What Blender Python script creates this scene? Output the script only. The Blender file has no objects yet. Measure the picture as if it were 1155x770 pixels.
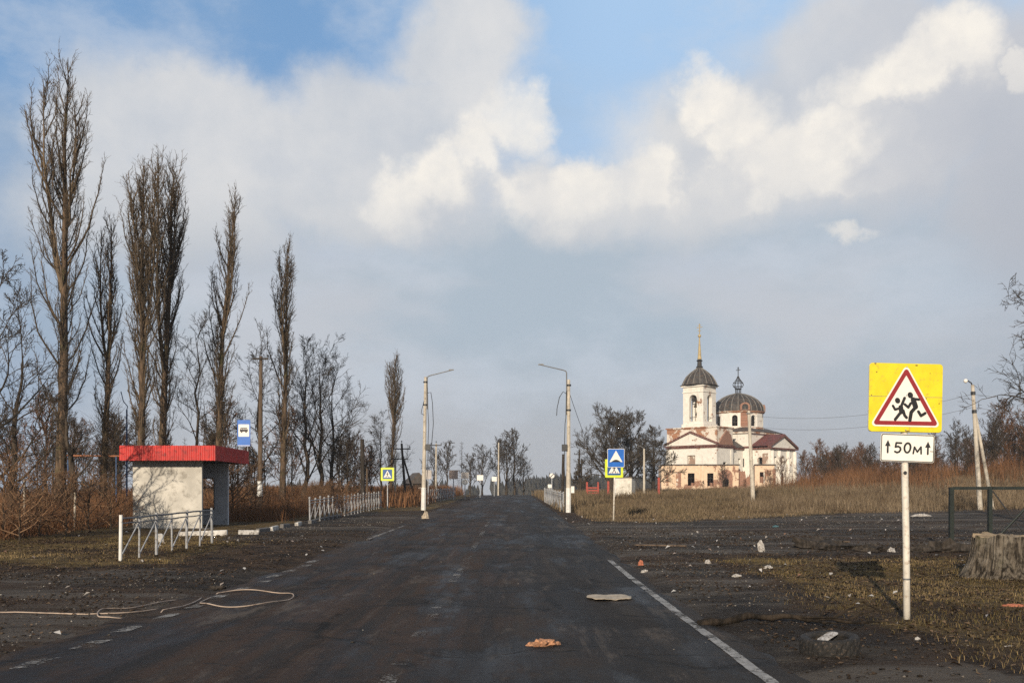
import bpy, bmesh, math, random
import numpy as np
from mathutils import Vector, Matrix

PI = math.pi
R = math.radians
rnd = random.Random(7)
npr = np.random.default_rng(11)
scene = bpy.context.scene
COL = scene.collection
F = 1123.0; CX = 577.5; HZ = 557.0; EYE = 1.75

# ------------------------------------------------------------------ terrain
def ramp(y, a, k):
    d = y - a
    return (np.sqrt(d*d + k*k) + d) * 0.5

def sstep(a, b, x):
    t = np.clip((x - a) / (b - a), 0, 1)
    return t*t*(3 - 2*t)

def gz(x, y):
    x = np.asarray(x, float); y = np.asarray(y, float)
    s = 0.0135
    w = sstep(8, 25, x)
    z = s*ramp(y, 20, 6) - 2*s*(1 - w)*ramp(y, 150, 10) + s*(1 - 2*w)*ramp(y, 260, 12)
    z = z + 3.1*np.exp(-((x - 60)/30)**2 - ((y - 100)/35)**2)
    return z - 0.012

def g(x, y):
    return float(gz(x, y))

def X(px, D):
    return (px - CX) / F * D

def Z(py, D):
    return EYE + (HZ - py) / F * D

# ------------------------------------------------------------------ object helpers
def link(name, data, parent=None):
    o = bpy.data.objects.new(name, data)
    COL.objects.link(o)
    if parent is not None:
        o.parent = parent
    return o

def tag(o, label=None, cat=None, group=None, kind=None):
    if label: o['label'] = label
    if cat: o['category'] = cat
    if group: o['group'] = group
    if kind: o['kind'] = kind
    return o

def thing(name, label, cat, loc=(0, 0, 0), rz=0, group=None):
    o = link(name, None)
    o.location = loc
    o.rotation_euler = (0, 0, rz)
    return tag(o, label, cat, group)

class MB:
    def __init__(s):
        s.v = []; s.f = []
    def add(s, vs, fs):
        b = len(s.v)
        s.v += [tuple(v) for v in vs]
        s.f += [tuple(i + b for i in f) for f in fs]
        return s
    def box(s, c, d, rz=0, top=1.0):
        cx, cy, cz = c; x, y, z = d[0]/2, d[1]/2, d[2]/2
        vs = []
        for sz, k in ((-z, 1), (z, top)):
            for sx, sy in ((-x, -y), (x, -y), (x, y), (-x, y)):
                px, py = sx*k, sy*k
                vs.append((cx + px*math.cos(rz) - py*math.sin(rz), cy + px*math.sin(rz) + py*math.cos(rz), cz + sz))
        return s.add(vs, [(3, 2, 1, 0), (4, 5, 6, 7), (0, 1, 5, 4), (1, 2, 6, 5), (2, 3, 7, 6), (3, 0, 4, 7)])
    def cyl(s, p0, p1, r0, r1=None, n=10, caps=True, rot=0):
        r1 = r0 if r1 is None else r1
        p0 = Vector(p0); p1 = Vector(p1)
        t = (p1 - p0).normalized()
        u = t.orthogonal().normalized() if abs(t.z) < 0.99 else Vector((1, 0, 0))
        w = t.cross(u).normalized(); u = w.cross(t)
        vs = []
        for p, r in ((p0, r0), (p1, r1)):
            for i in range(n):
                a = 2*PI*i/n + rot
                vs.append(p + u*(math.cos(a)*r) + w*(math.sin(a)*r))
        fs = [(i, (i+1) % n, n + (i+1) % n, n + i) for i in range(n)]
        if caps:
            fs += [tuple(range(n-1, -1, -1)), tuple(range(n, 2*n))]
        return s.add(vs, fs)
    def tube(s, pts, r, n=6):
        pts = [Vector(p) for p in pts]
        m = len(pts)
        rr = r if isinstance(r, (list, tuple)) else [r]*m
        vs = []; pu = None
        for i, p in enumerate(pts):
            t = (pts[min(i+1, m-1)] - pts[max(i-1, 0)]).normalized()
            if pu is None:
                u = t.orthogonal().normalized()
            else:
                u = (pu - t*pu.dot(t)).normalized()
            pu = u
            w = t.cross(u)
            for k in range(n):
                a = 2*PI*k/n
                vs.append(p + (u*math.cos(a) + w*math.sin(a))*rr[i])
        fs = []
        for i in range(m-1):
            for k in range(n):
                fs.append((i*n+k, i*n+(k+1) % n, (i+1)*n+(k+1) % n, (i+1)*n+k))
        fs += [tuple(range(n-1, -1, -1)), tuple(range((m-1)*n, m*n))]
        return s.add(vs, fs)
    def lathe(s, prof, n=16, c=(0, 0), rot=0):
        vs = []; fs = []
        m = len(prof)
        for r, z in prof:
            for k in range(n):
                a = 2*PI*k/n + rot
                vs.append((c[0] + r*math.cos(a), c[1] + r*math.sin(a), z))
        for i in range(m-1):
            for k in range(n):
                fs.append((i*n+k, i*n+(k+1) % n, (i+1)*n+(k+1) % n, (i+1)*n+k))
        fs += [tuple(range(n-1, -1, -1)), tuple(range((m-1)*n, m*n))]
        return s.add(vs, fs)
    def prism(s, poly, y0, y1):
        """polygon in x,z (counter-clockwise seen from -y) extruded from y0 (front) to y1 (back)"""
        n = len(poly)
        vs = [(p[0], y0, p[1]) for p in poly] + [(p[0], y1, p[1]) for p in poly]
        fs = [tuple(range(n)), tuple(range(2*n-1, n-1, -1))]
        fs += [(i, i+n, (i+1) % n + n, (i+1) % n) for i in range(n)]
        return s.add(vs, fs)
    def prism_x(s, poly, x0, x1):
        n = len(poly)
        vs = [(x0, p[0], p[1]) for p in poly] + [(x1, p[0], p[1]) for p in poly]
        fs = [tuple(range(n-1, -1, -1)), tuple(range(n, 2*n))]
        fs += [(i, (i+1) % n, (i+1) % n + n, i+n) for i in range(n)]
        return s.add(vs, fs)
    def ring(s, outer, inner, y0, y1):
        n = len(outer)
        vs = [(p[0], y0, p[1]) for p in outer] + [(p[0], y0, p[1]) for p in inner]
        vs += [(p[0], y1, p[1]) for p in outer] + [(p[0], y1, p[1]) for p in inner]
        fs = []
        for i in range(n):
            j = (i+1) % n
            fs += [(i, j, n+j, n+i), (2*n+i, 3*n+i, 3*n+j, 2*n+j), (i, 2*n+i, 2*n+j, j), (n+i, n+j, 3*n+j, 3*n+i)]
        return s.add(vs, fs)
    def stroke(s, pts, w, y0, y1):
        for i in range(len(pts)-1):
            (ax, az), (bx, bz) = pts[i], pts[i+1]
            a = math.atan2(bz-az, bx-ax)
            poly = []
            for k in range(7):
                t = a - PI/2 + PI*k/6
                poly.append((bx + math.cos(t)*w/2, bz + math.sin(t)*w/2))
            for k in range(7):
                t = a + PI/2 + PI*k/6
                poly.append((ax + math.cos(t)*w/2, az + math.sin(t)*w/2))
            s.prism(poly, y0 - 0.0004*i, y1)
        return s
    def disc(s, c, rx, rz, y0, y1, n=20, rot=0):
        poly = []
        for k in range(n):
            a = 2*PI*k/n
            x, z = rx*math.cos(a), rz*math.sin(a)
            poly.append((c[0] + x*math.cos(rot) - z*math.sin(rot), c[1] + x*math.sin(rot) + z*math.cos(rot)))
        return s.prism(poly, y0, y1)
    def mesh(s, name, smooth=False):
        me = bpy.data.meshes.new(name)
        me.from_pydata(s.v, [], s.f)
        me.validate()
        bm = bmesh.new(); bm.from_mesh(me)
        bmesh.ops.recalc_face_normals(bm, faces=bm.faces)
        bm.to_mesh(me); bm.free()
        if smooth:
            me.polygons.foreach_set('use_smooth', [True]*len(me.polygons))
        return me
    def build(s, name, mat, parent=None, smooth=False, bevel=0):
        me = s.mesh(name, smooth)
        me.materials.append(mat)
        o = link(name, me, parent)
        if bevel:
            m = o.modifiers.new('bevel', 'BEVEL'); m.width = bevel; m.segments = 2; m.limit_method = 'ANGLE'
        return o

def rrect(cx, cz, w, h, r, n=5, skew=0.0):
    out = []
    for (sx, sz, a0) in ((1, -1, -PI/2), (1, 1, 0), (-1, 1, PI/2), (-1, -1, PI)):
        for k in range(n):
            a = a0 + PI/2*k/(n-1)
            out.append((cx + sx*(w/2 - r) + r*math.cos(a), cz + sz*(h/2 - r) + r*math.sin(a)))
    return out

def rtri(cx, cz, side, r, n=6):
    """rounded upward triangle, centroid at cx,cz; side measured between the sharp corners"""
    h = side*math.sqrt(3)/2
    pts = []
    for (px, pz, a0) in ((side/2, -h/3, -PI/2), (0, 2*h/3, PI/6), (-side/2, -h/3, PI*5/6)):
        d = math.hypot(px, pz)
        ix, iz = px - px/d*2*r, pz - pz/d*2*r
        for k in range(n):
            a = a0 + (2*PI/3)*k/(n-1)
            pts.append((cx + ix + r*math.cos(a), cz + iz + r*math.sin(a)))
    return pts

def mesh_np(name, V, Fq, mat, attr=None, smooth=False):
    """V (n,3), Fq (m,k) int array; attr dict name->float per vertex"""
    me = bpy.data.meshes.new(name)
    V = np.ascontiguousarray(V, dtype=np.float32)
    Fq = np.ascontiguousarray(Fq, dtype=np.int32)
    m, k = Fq.shape
    me.vertices.add(len(V)); me.vertices.foreach_set('co', V.ravel())
    me.loops.add(m*k); me.loops.foreach_set('vertex_index', Fq.ravel())
    me.polygons.add(m)
    me.polygons.foreach_set('loop_start', np.arange(0, m*k, k, dtype=np.int32))
    try:
        me.polygons.foreach_set('loop_total', np.full(m, k, dtype=np.int32))
    except Exception:
        pass
    if smooth:
        me.polygons.foreach_set('use_smooth', np.ones(m, dtype=bool))
    me.update(calc_edges=True)
    if attr:
        for nme, arr in attr.items():
            a = me.attributes.new(nme, 'FLOAT', 'POINT')
            a.data.foreach_set('value', np.ascontiguousarray(arr, dtype=np.float32))
    me.materials.append(mat)
    return me

class Tubes:
    """many tapered twigs, batched into one mesh"""
    def __init__(s):
        s.g = {}
    def add(s, pts, rad, k=3):
        s.g.setdefault((len(pts), k), []).append((pts, rad))
    def mesh(s, name, mat, smooth=True):
        Vs = []; Fs = []; base = 0; At = []
        for (n, k), lst in s.g.items():
            A = np.array([p for p, r in lst], dtype=np.float64)
            Rr = np.array([r for p, r in lst], dtype=np.float64)
            m = len(lst)
            T = np.empty_like(A)
            T[:, 1:-1] = A[:, 2:] - A[:, :-2]
            T[:, 0] = A[:, 1] - A[:, 0]; T[:, -1] = A[:, -1] - A[:, -2]
            T /= np.linalg.norm(T, axis=2, keepdims=True) + 1e-9
            mt = T.mean(axis=1)
            ref = np.where((np.abs(mt[:, :1]) < 0.7), np.array([[1., 0, 0]]), np.array([[0, 1., 0]]))[:, None, :]
            U = ref - (ref*T).sum(2, keepdims=True)*T
            U /= np.linalg.norm(U, axis=2, keepdims=True) + 1e-9
            W = np.cross(T, U)
            ang = np.arange(k)*2*PI/k
            ring = A[:, :, None, :] + Rr[:, :, None, None]*(np.cos(ang)[None, None, :, None]*U[:, :, None, :] + np.sin(ang)[None, None, :, None]*W[:, :, None, :])
            Vs.append(ring.reshape(-1, 3))
            At.append(np.repeat(npr.random(m), n*k))
            ci = np.arange(m)[:, None, None]*(n*k) + base
            i = np.arange(n-1)[None, :, None]*k
            j = np.arange(k)[None, None, :]
            j2 = (j+1) % k
            q = np.stack([ci+i+j, ci+i+j2, ci+i+k+j2, ci+i+k+j], axis=-1).reshape(-1, 4)
            Fs.append(q)
            base += m*n*k
        return mesh_np(name, np.concatenate(Vs), np.concatenate(Fs), mat, {'rnd': np.concatenate(At)}, smooth)

# ------------------------------------------------------------------ materials
class NT:
    def __init__(s, tree):
        s.t = tree; s.n = tree.nodes; s.l = tree.links
    def new(s, typ, **kw):
        n = s.n.new(typ)
        for k, v in kw.items():
            setattr(n, k, v)
        return n
    def put(s, sock, v):
        if isinstance(v, bpy.types.NodeSocket):
            s.l.new(v, sock)
        elif v is not None:
            sock.default_value = v
    def m(s, op, a, b=None, c=None, clamp=False):
        n = s.new('ShaderNodeMath', operation=op, use_clamp=clamp)
        s.put(n.inputs[0], a)
        if b is not None: s.put(n.inputs[1], b)
        if c is not None: s.put(n.inputs[2], c)
        return n.outputs[0]
    def ss(s, v, a, b, lo=0.0, hi=1.0):
        n = s.new('ShaderNodeMapRange', interpolation_type='SMOOTHSTEP')
        s.put(n.inputs[0], v)
        for i, x in zip((1, 2, 3, 4), (a, b, lo, hi)):
            s.put(n.inputs[i], x)
        return n.outputs[0]
    def mix(s, f, a, b, blend='MIX'):
        n = s.new('ShaderNodeMix', data_type='RGBA', blend_type=blend)
        s.put(n.inputs[0], f)
        for sock, v in ((n.inputs[6], a), (n.inputs[7], b)):
            if isinstance(v, (tuple, list)) and len(v) == 3:
                v = (*v, 1)
            s.put(sock, v)
        return n.outputs[2]
    def noise(s, vec, scale=5.0, detail=4.0, rough=0.55, lac=2.0, dist=0.0, out=0):
        n = s.new('ShaderNodeTexNoise')
        if vec is not None: s.l.new(vec, n.inputs['Vector'])
        n.inputs['Scale'].default_value = scale
        n.inputs['Detail'].default_value = detail
        n.inputs['Roughness'].default_value = rough
        n.inputs['Lacunarity'].default_value = lac
        n.inputs['Distortion'].default_value = dist
        return n.outputs[out]
    def mapping(s, vec, scale=(1, 1, 1), loc=(0, 0, 0), rot=(0, 0, 0)):
        n = s.new('ShaderNodeMapping')
        s.l.new(vec, n.inputs[0])
        n.inputs['Location'].default_value = loc
        n.inputs['Rotation'].default_value = rot
        n.inputs['Scale'].default_value = scale
        return n.outputs[0]
    def obj(s):
        return s.new('ShaderNodeTexCoord').outputs['Object']
    def attr(s, name):
        return s.new('ShaderNodeAttribute', attribute_name=name).outputs['Fac']
    def bump(s, h, strength=0.5, dist=0.02):
        n = s.new('ShaderNodeBump')
        n.inputs['Strength'].default_value = strength
        n.inputs['Distance'].default_value = dist
        s.l.new(h, n.inputs['Height'])
        return n.outputs[0]

def newmat(name):
    m = bpy.data.materials.new(name)
    m.use_nodes = True
    t = NT(m.node_tree)
    b = m.node_tree.nodes['Principled BSDF']
    return m, t, b

def simple(name, col, rough=0.7, var=0.25, scale=3.0, metal=0.0, dirt=None, dirt_amt=0.4, bump=0.0, bscale=30.0, spec=0.4):
    m, t, b = newmat(name)
    co = t.obj()
    n = t.noise(co, scale, 6, 0.6)
    k = t.ss(n, 0.3, 0.7)
    c1 = tuple(max(0, c*(1-var)) for c in col); c2 = tuple(min(1, c*(1+var*0.7)) for c in col)
    c = t.mix(k, c1, c2)
    if dirt:
        d = t.noise(co, scale*2.7, 8, 0.7)
        c = t.mix(t.ss(d, 0.62 - dirt_amt*0.35, 0.78 - dirt_amt*0.2), c, dirt)
    t.put(b.inputs['Base Color'], c)
    b.inputs['Roughness'].default_value = rough
    b.inputs['Metallic'].default_value = metal
    b.inputs['Specular IOR Level'].default_value = spec
    if bump:
        t.put(b.inputs['Normal'], t.bump(t.noise(co, bscale, 6, 0.6), bump, 0.02))
    return m

M = {}
def bark_mat(name, c1, c2, c3=None):
    m, t, b = newmat(name)
    co = t.obj()
    v = t.noise(t.mapping(co, (6, 6, 0.9)), 1.6, 6, 0.65)
    c = t.mix(t.ss(v, 0.35, 0.68), c1, c2)
    if c3:
        c = t.mix(t.ss(t.noise(co, 0.9, 5, 0.6), 0.52, 0.66), c, c3)
    t.put(b.inputs['Base Color'], c)
    b.inputs['Roughness'].default_value = 0.9
    b.inputs['Specular IOR Level'].default_value = 0.15
    t.put(b.inputs['Normal'], t.bump(v, 0.8, 0.04))
    return m

def twig_mat(name, c1, c2):
    m, t, b = newmat(name)
    c = t.mix(t.attr('rnd'), c1, c2)
    t.put(b.inputs['Base Color'], c)
    b.inputs['Roughness'].default_value = 0.85
    b.inputs['Specular IOR Level'].default_value = 0.15
    return m

M['poplar_bark'] = bark_mat('poplar bark', (.045, .034, .024), (.17, .115, .075), (.08, .07, .035))
M['dark_bark'] = bark_mat('dark bark', (.028, .023, .018), (.095, .072, .052))
M['poplar_twig'] = twig_mat('poplar twigs', (.045, .036, .025), (.165, .12, .078))
M['twig'] = twig_mat('bare twigs', (.03, .026, .021), (.085, .066, .05))
M['red_twig'] = twig_mat('reddish twigs', (.06, .035, .022), (.19, .10, .055))
M['straw_twig'] = twig_mat('straw coloured stems', (.085, .05, .032), (.27, .165, .095))
M['dense_twig'] = twig_mat('dense dark twigs', (.036, .030, .023), (.10, .08, .058))

def blade_mat(name, cols):
    m, t, b = newmat(name)
    r = t.new('ShaderNodeValToRGB')
    t.l.new(t.attr('rnd'), r.inputs[0])
    e = r.color_ramp.elements
    n = len(cols)
    e[0].position = 0; e[0].color = (*cols[0], 1)
    e[1].position = 1; e[1].color = (*cols[-1], 1)
    for i in range(1, n-1):
        x = e.new(i/(n-1)); x.color = (*cols[i], 1)
    t.put(b.inputs['Base Color'], r.outputs[0])
    b.inputs['Roughness'].default_value = 0.85
    b.inputs['Specular IOR Level'].default_value = 0.1
    return m
M['tan_grass'] = blade_mat('tall tan grass', [(.075, .052, .034), (.15, .11, .07), (.28, .215, .14), (.11, .08, .054)])
M['brown_grass'] = blade_mat('brown field grass', [(.06, .044, .028), (.13, .096, .06), (.23, .17, .105), (.095, .075, .042)])
M['red_brush'] = blade_mat('red brown brush', [(.05, .028, .018), (.15, .072, .035), (.27, .14, .07), (.09, .052, .03)])
M['short_grass'] = blade_mat('short verge grass', [(.05, .033, .019), (.11, .075, .036), (.17, .138, .048), (.29, .205, .09), (.46, .33, .165)])
M['leaf_litter'] = blade_mat('dead leaf litter', [(.03, .02, .013), (.10, .058, .032), (.20, .135, .085), (.065, .042, .027)])
M['stone_bits'] = blade_mat('loose gravel', [(.05, .043, .036), (.10, .086, .072), (.18, .16, .14), (.34, .32, .29)])

def ground_mat():
    m, t, b = newmat('ground soil')
    co = t.obj()
    big = t.noise(co, 0.22, 5, 0.6)
    mid = t.noise(co, 0.95, 7, 0.68)
    mid2 = t.noise(t.mapping(co, (1, 1, 1), (31, 17, 0)), 2.3, 7, 0.7)
    fine = t.noise(co, 11, 6, 0.75)
    grit = t.noise(co, 45, 3, 0.7)
    dirt = t.mix(t.ss(mid, 0.36, 0.62), (.020, .0135, .009), (.105, .071, .046))
    dirt = t.mix(t.ss(mid2, 0.52, 0.66), dirt, (.15, .107, .073))
    dirt = t.mix(t.ss(fine, 0.50, 0.66), dirt, (.028, .02, .014))
    grav = t.mix(t.ss(mid, 0.38, 0.60), (.022, .0175, .0145), (.092, .080, .068))
    grav = t.mix(t.ss(big, 0.45, 0.58), grav, (.085, .056, .037))
    grav = t.mix(t.ss(mid2, 0.53, 0.68), grav, (.145, .128, .108))
    grav = t.mix(t.ss(fine, 0.53, 0.66), grav, (.022, .018, .015))
    band = t.noise(t.mapping(co, (.07, .42, 1), (3, 9, 0)), 1.0, 7, .7)
    grav = t.mix(t.m('MULTIPLY', t.ss(band, .50, .60), .85), grav, (.165, .148, .13))
    grav = t.mix(t.m('MULTIPLY', t.ss(band, .47, .38), .8), grav, (.026, .019, .014))
    grav = t.mix(t.ss(grit, 0.58, 0.68), grav, (.22, .21, .19))
    gr = t.mix(t.ss(mid, 0.36, 0.62), (.055, .038, .018), (.19, .13, .052))
    gr = t.mix(t.ss(mid2, 0.51, 0.64), gr, (.27, .185, .085))
    gr = t.mix(t.ss(fine, 0.50, 0.66), gr, (.055, .038, .021))
    gr = t.mix(t.ss(big, 0.50, 0.62), gr, (.05, .032, .02))
    wob = t.m('MULTIPLY', t.m('SUBTRACT', t.noise(co, 0.8, 7, 0.72), 0.5), 1.7)
    kg = t.ss(t.m('ADD', t.attr('gravel'), wob), 0.40, 0.60)
    kt = t.ss(t.m('ADD', t.attr('turf'), wob), 0.40, 0.62)
    c = t.mix(kg, dirt, grav)
    c = t.mix(1.0, c, (.86, .83, .80), 'MULTIPLY')
    c = t.mix(kt, c, gr)
    t.put(b.inputs['Base Color'], c)
    t.put(b.inputs['Roughness'], t.ss(mid, 0.3, 0.7, 0.75, 0.95))
    b.inputs['Specular IOR Level'].default_value = 0.12
    h = t.m('ADD', t.m('MULTIPLY', mid2, 1.2), t.m('ADD', t.m('MULTIPLY', fine, 1.0), t.m('MULTIPLY', grit, 0.3)))
    t.put(b.inputs['Normal'], t.bump(h, 1.0, 0.10))
    return m

def road_mat():
    m, t, b = newmat('worn asphalt')
    co = t.obj()
    streak = t.noise(t.mapping(co, (1.3, 0.10, 1)), 1.0, 6, 0.62)
    streak2 = t.noise(t.mapping(co, (4.0, 0.22, 1), (3, 7, 0)), 1.0, 6, 0.66)
    pat = t.noise(co, 0.42, 7, 0.68)
    mid = t.noise(co, 2.2, 7, 0.75)
    fine = t.noise(co, 9, 5, 0.75)
    grit = t.noise(co, 48, 3, 0.75)
    c = t.mix(t.ss(streak, 0.38, 0.62), (.017, .0162, .016), (.062, .059, .057))
    sep = t.new('ShaderNodeSeparateXYZ'); t.l.new(co, sep.inputs[0])
    x = sep.outputs[0]
    lane = t.ss(t.m('ADD', x, t.m('MULTIPLY', t.m('SUBTRACT', pat, .5), 7.0)), 1.4, -1.6)
    mud = t.m('MULTIPLY', lane, t.ss(streak2, 0.30, 0.58))
    c = t.mix(t.m('MULTIPLY', mud, 0.9), c, (.070, .042, .026))
    xw = t.m('ADD', x, t.m('MULTIPLY', t.m('SUBTRACT', t.noise(t.mapping(co, (.2, .12, 1)), 1.0, 3, .5), .5), .9))
    for xc, wd in ((-4.0, 2.2), (-2.25, 1.9), (-.35, 1.9), (1.35, 2.2)):
        dd = t.m('MULTIPLY', t.m('SUBTRACT', xw, xc), wd)
        tr_ = t.m('SUBTRACT', 1.0, t.m('MULTIPLY', dd, dd), clamp=True)
        c = t.mix(t.m('MULTIPLY', tr_, t.ss(streak2, .68, .34, 0, .75)), c, (.016, .0135, .012))
    c = t.mix(t.m('MULTIPLY', t.ss(pat, 0.50, 0.62), 0.75), c, (.017, .015, .014))
    c = t.mix(t.m('MULTIPLY', t.ss(mid, 0.54, 0.68), 0.8), c, (.013, .0115, .011))
    c = t.mix(t.m('MULTIPLY', t.ss(streak2, 0.58, 0.70), 0.7), c, (.105, .095, .085))
    c = t.mix(t.m('MULTIPLY', t.ss(t.noise(t.mapping(co, (1, 1, 1), (9, 4, 0)), 3.5, 6, .75), 0.60, 0.70), 0.6), c, (.125, .115, .105))
    c = t.mix(t.m('MULTIPLY', t.ss(fine, 0.54, 0.66), 0.55), c, (.012, .011, .0105))
    c = t.mix(t.ss(grit, 0.60, 0.70), c, (.12, .115, .11))
    ew = t.m('MULTIPLY', t.m('SUBTRACT', t.noise(co, 0.9, 7, 0.72), .5), 3.0)
    edge = t.m('MAXIMUM', t.ss(t.m('ADD', x, ew), -4.3, -5.0), t.ss(t.m('ADD', x, ew), 2.75, 3.1))
    soil = t.mix(t.ss(mid, .38, .6), (.022, .016, .012), (.088, .064, .045))
    c = t.mix(t.m('MULTIPLY', edge, .9), c, soil)
    vo = t.new('ShaderNodeTexVoronoi', feature='DISTANCE_TO_EDGE')
    t.l.new(t.mix(0.2, co, t.noise(co, 1.2, 5, 0.6, out=1)), vo.inputs['Vector'])
    vo.inputs['Scale'].default_value = 0.55
    crack = t.m('MULTIPLY', t.ss(vo.outputs[0], 0.03, 0.006), t.ss(pat, 0.46, 0.56))
    c = t.mix(t.m('MULTIPLY', crack, 0.85), c, (.007, .0065, .006))
    dust = t.noise(t.mapping(co, (1.1, .22, 1), (21, 3, 0)), 1.0, 8, .78)
    c = t.mix(t.m('MULTIPLY', t.ss(dust, .53, .66), .8), c, (.15, .135, .12))
    wet = t.noise(t.mapping(co, (.55, .16, 1), (5, 13, 0)), 1.0, 7, .72)
    c = t.mix(t.m('MULTIPLY', t.ss(wet, .50, .60), .75), c, (.011, .0095, .0085))
    c = t.mix(1.0, c, (.74, .655, .58), 'MULTIPLY')
    t.put(b.inputs['Base Color'], c)
    t.put(b.inputs['Roughness'], t.m('SUBTRACT', t.ss(streak, 0.3, 0.7, 0.65, 0.9), t.m('MULTIPLY', t.ss(wet, .50, .60), .22)))
    b.inputs['Specular IOR Level'].default_value = 0.22
    h = t.m('ADD', t.m('MULTIPLY', mid, 1.0), t.m('ADD', t.m('MULTIPLY', grit, 0.3), t.m('ADD', t.m('MULTIPLY', fine, .5), t.m('MULTIPLY', streak2, 0.8))))
    h = t.m('SUBTRACT', h, t.m('MULTIPLY', crack, 0.6))
    t.put(b.inputs['Normal'], t.bump(h, 0.95, 0.05))
    return m

def paint_mat(name, wear, col=(.50, .49, .46)):
    m, t, b = newmat(name)
    co = t.obj()
    w = t.m('ADD', t.m('MULTIPLY', t.noise(co, 2.2, 6, 0.6), 0.5), t.m('MULTIPLY', t.noise(co, 16, 6, 0.75), 0.5))
    k = t.ss(w, wear - .02, wear + 0.09)
    c = t.mix(t.ss(t.noise(co, 7, 6, 0.7), 0.35, 0.7), tuple(x*0.55 for x in col), col)
    t.put(b.inputs['Base Color'], c)
    b.inputs['Roughness'].default_value = 0.75
    t.put(b.inputs['Alpha'], t.m('SUBTRACT', 1.0, k))
    return m

def plaster(name, base, brick_amt, brick=(.34, .15, .09), stain=(.25, .22, .19)):
    m, t, b = newmat(name)
    co = t.obj()
    n1 = t.noise(co, 0.33, 7, 0.62)
    n2 = t.noise(co, 1.9, 7, 0.72)
    n3 = t.noise(t.mapping(co, (1, 1, 0.18)), 1.3, 6, 0.65)
    c = t.mix(t.ss(n2, 0.35, 0.7), tuple(x*0.82 for x in base), base)
    c = t.mix(t.m('MULTIPLY', t.ss(n3, 0.56, 0.76), 0.5), c, stain)
    bt = t.new('ShaderNodeTexBrick')
    t.l.new(t.mapping(co, (1, 1, 1), rot=(PI/2, 0, 0)), bt.inputs[0])
    bt.inputs['Color1'].default_value = (*brick, 1)
    bt.inputs['Color2'].default_value = (*[x*0.6 for x in brick], 1)
    bt.inputs['Mortar'].default_value = (.33, .29, .25, 1)
    bt.inputs['Scale'].default_value = 2.2
    bt.inputs['Mortar Size'].default_value = 0.02
    edge = t.m('ADD', t.m('MULTIPLY', n1, 0.65), t.m('MULTIPLY', n2, 0.35))
    k = t.ss(edge, 0.62 - brick_amt, 0.655 - brick_amt)
    c = t.mix(k, c, bt.outputs[0])
    t.put(b.inputs['Base Color'], c)
    b.inputs['Roughness'].default_value = 0.9
    b.inputs['Specular IOR Level'].default_value = 0.1
    h = t.m('SUBTRACT', t.m('MULTIPLY', n2, 0.4), t.m('MULTIPLY', k, 0.6))
    t.put(b.inputs['Normal'], t.bump(h, 0.7, 0.06))
    return m

M['ground'] = ground_mat()
M['road'] = road_mat()
M['paint'] = paint_mat('worn white road paint', 0.485, (.40, .385, .36))
M['paint_worn'] = paint_mat('very worn road paint', 0.428, (.27, .25, .225))
M['concrete_wall'] = simple('shelter concrete', (.54, .515, .46), 0.9, 0.22, 0.9, dirt=(.27, .25, .215), dirt_amt=0.36, bump=0.35, bscale=14)
M['shaded_wall'] = simple('shade grey wall', (.50, .52, .55), 0.8, 0.15, 1.5, dirt=(.2, .2, .2), dirt_amt=0.2)  # far wall of the shelter, its shade put into the grey
M['pole_concrete'] = simple('pole concrete', (.52, .47, .39), 0.9, 0.2, 2.2, dirt=(.26, .22, .17), dirt_amt=0.35, bump=0.2)
M['pole_wood'] = bark_mat('weathered pole wood', (.075, .055, .04), (.17, .125, .09))
M['dark_wood'] = bark_mat('dark tarred wood', (.022, .019, .016), (.07, .058, .048))
M['white_paint'] = simple('chipped white paint', (.74, .73, .69), 0.7, 0.14, 3, dirt=(.25, .22, .18), dirt_amt=0.22)
M['post_white'] = simple('white sign post paint', (.68, .64, .56), 0.6, 0.16, 4, dirt=(.32, .22, .15), dirt_amt=0.36)
M['galv'] = simple('galvanised steel', (.42, .44, .46), 0.5, 0.2, 6, metal=0.3, dirt=(.18, .15, .12), dirt_amt=0.3)
M['rail_dark'] = simple('dark rail steel', (.16, .165, .17), 0.6, 0.25, 5, metal=0.2, dirt=(.09, .06, .045), dirt_amt=0.3)  # steel tone darker than the barrier posts
M['barrier_paint'] = simple('pale barrier paint', (.34, .35, .36), 0.6, 0.25, 5, dirt=(.16, .12, .09), dirt_amt=0.4)
M['dark_steel'] = simple('dark steel', (.045, .046, .048), 0.5, 0.3, 8, metal=0.3)
M['arm_steel'] = simple('bracket steel', (.17, .17, .17), 0.55, 0.25, 8, metal=0.3, dirt=(.1, .06, .04), dirt_amt=0.3)
M['green_steel'] = simple('dark green gate paint', (.012, .018, .015), 0.5, 0.3, 7, dirt=(.06, .04, .03), dirt_amt=0.2)
M['black_rubber'] = simple('cable rubber', (.018, .018, .019), 0.6, 0.2, 8)
M['tyre_rubber'] = simple('muddy tyre rubber', (.017, .016, .015), 0.8, 0.3, 12, dirt=(.10, .075, .055), dirt_amt=0.30, bump=0.2)
M['pale_hose'] = simple('pale plastic hose', (.42, .33, .26), 0.6, 0.25, 3, dirt=(.16, .11, .08), dirt_amt=0.4)
M['yellow'] = simple('retroreflective yellow sheet', (.74, .61, .02), 0.45, 0.1, 4, dirt=(.46, .36, .05), dirt_amt=0.28)
M['lime'] = simple('retroreflective lime sheet', (.62, .72, .04), 0.45, 0.07, 5)
M['sign_white'] = simple('white sign sheet', (.80, .77, .71), 0.5, 0.06, 5, dirt=(.6, .54, .45), dirt_amt=0.15)
M['sign_red'] = simple('faded red sign border', (.27, .018, .022), 0.5, 0.12, 9)
M['sign_black'] = simple('black sign ink', (.014, .014, .015), 0.5, 0.15, 9)
M['sign_blue'] = simple('blue sign sheet', (.012, .13, .50), 0.45, 0.1, 5)
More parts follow.
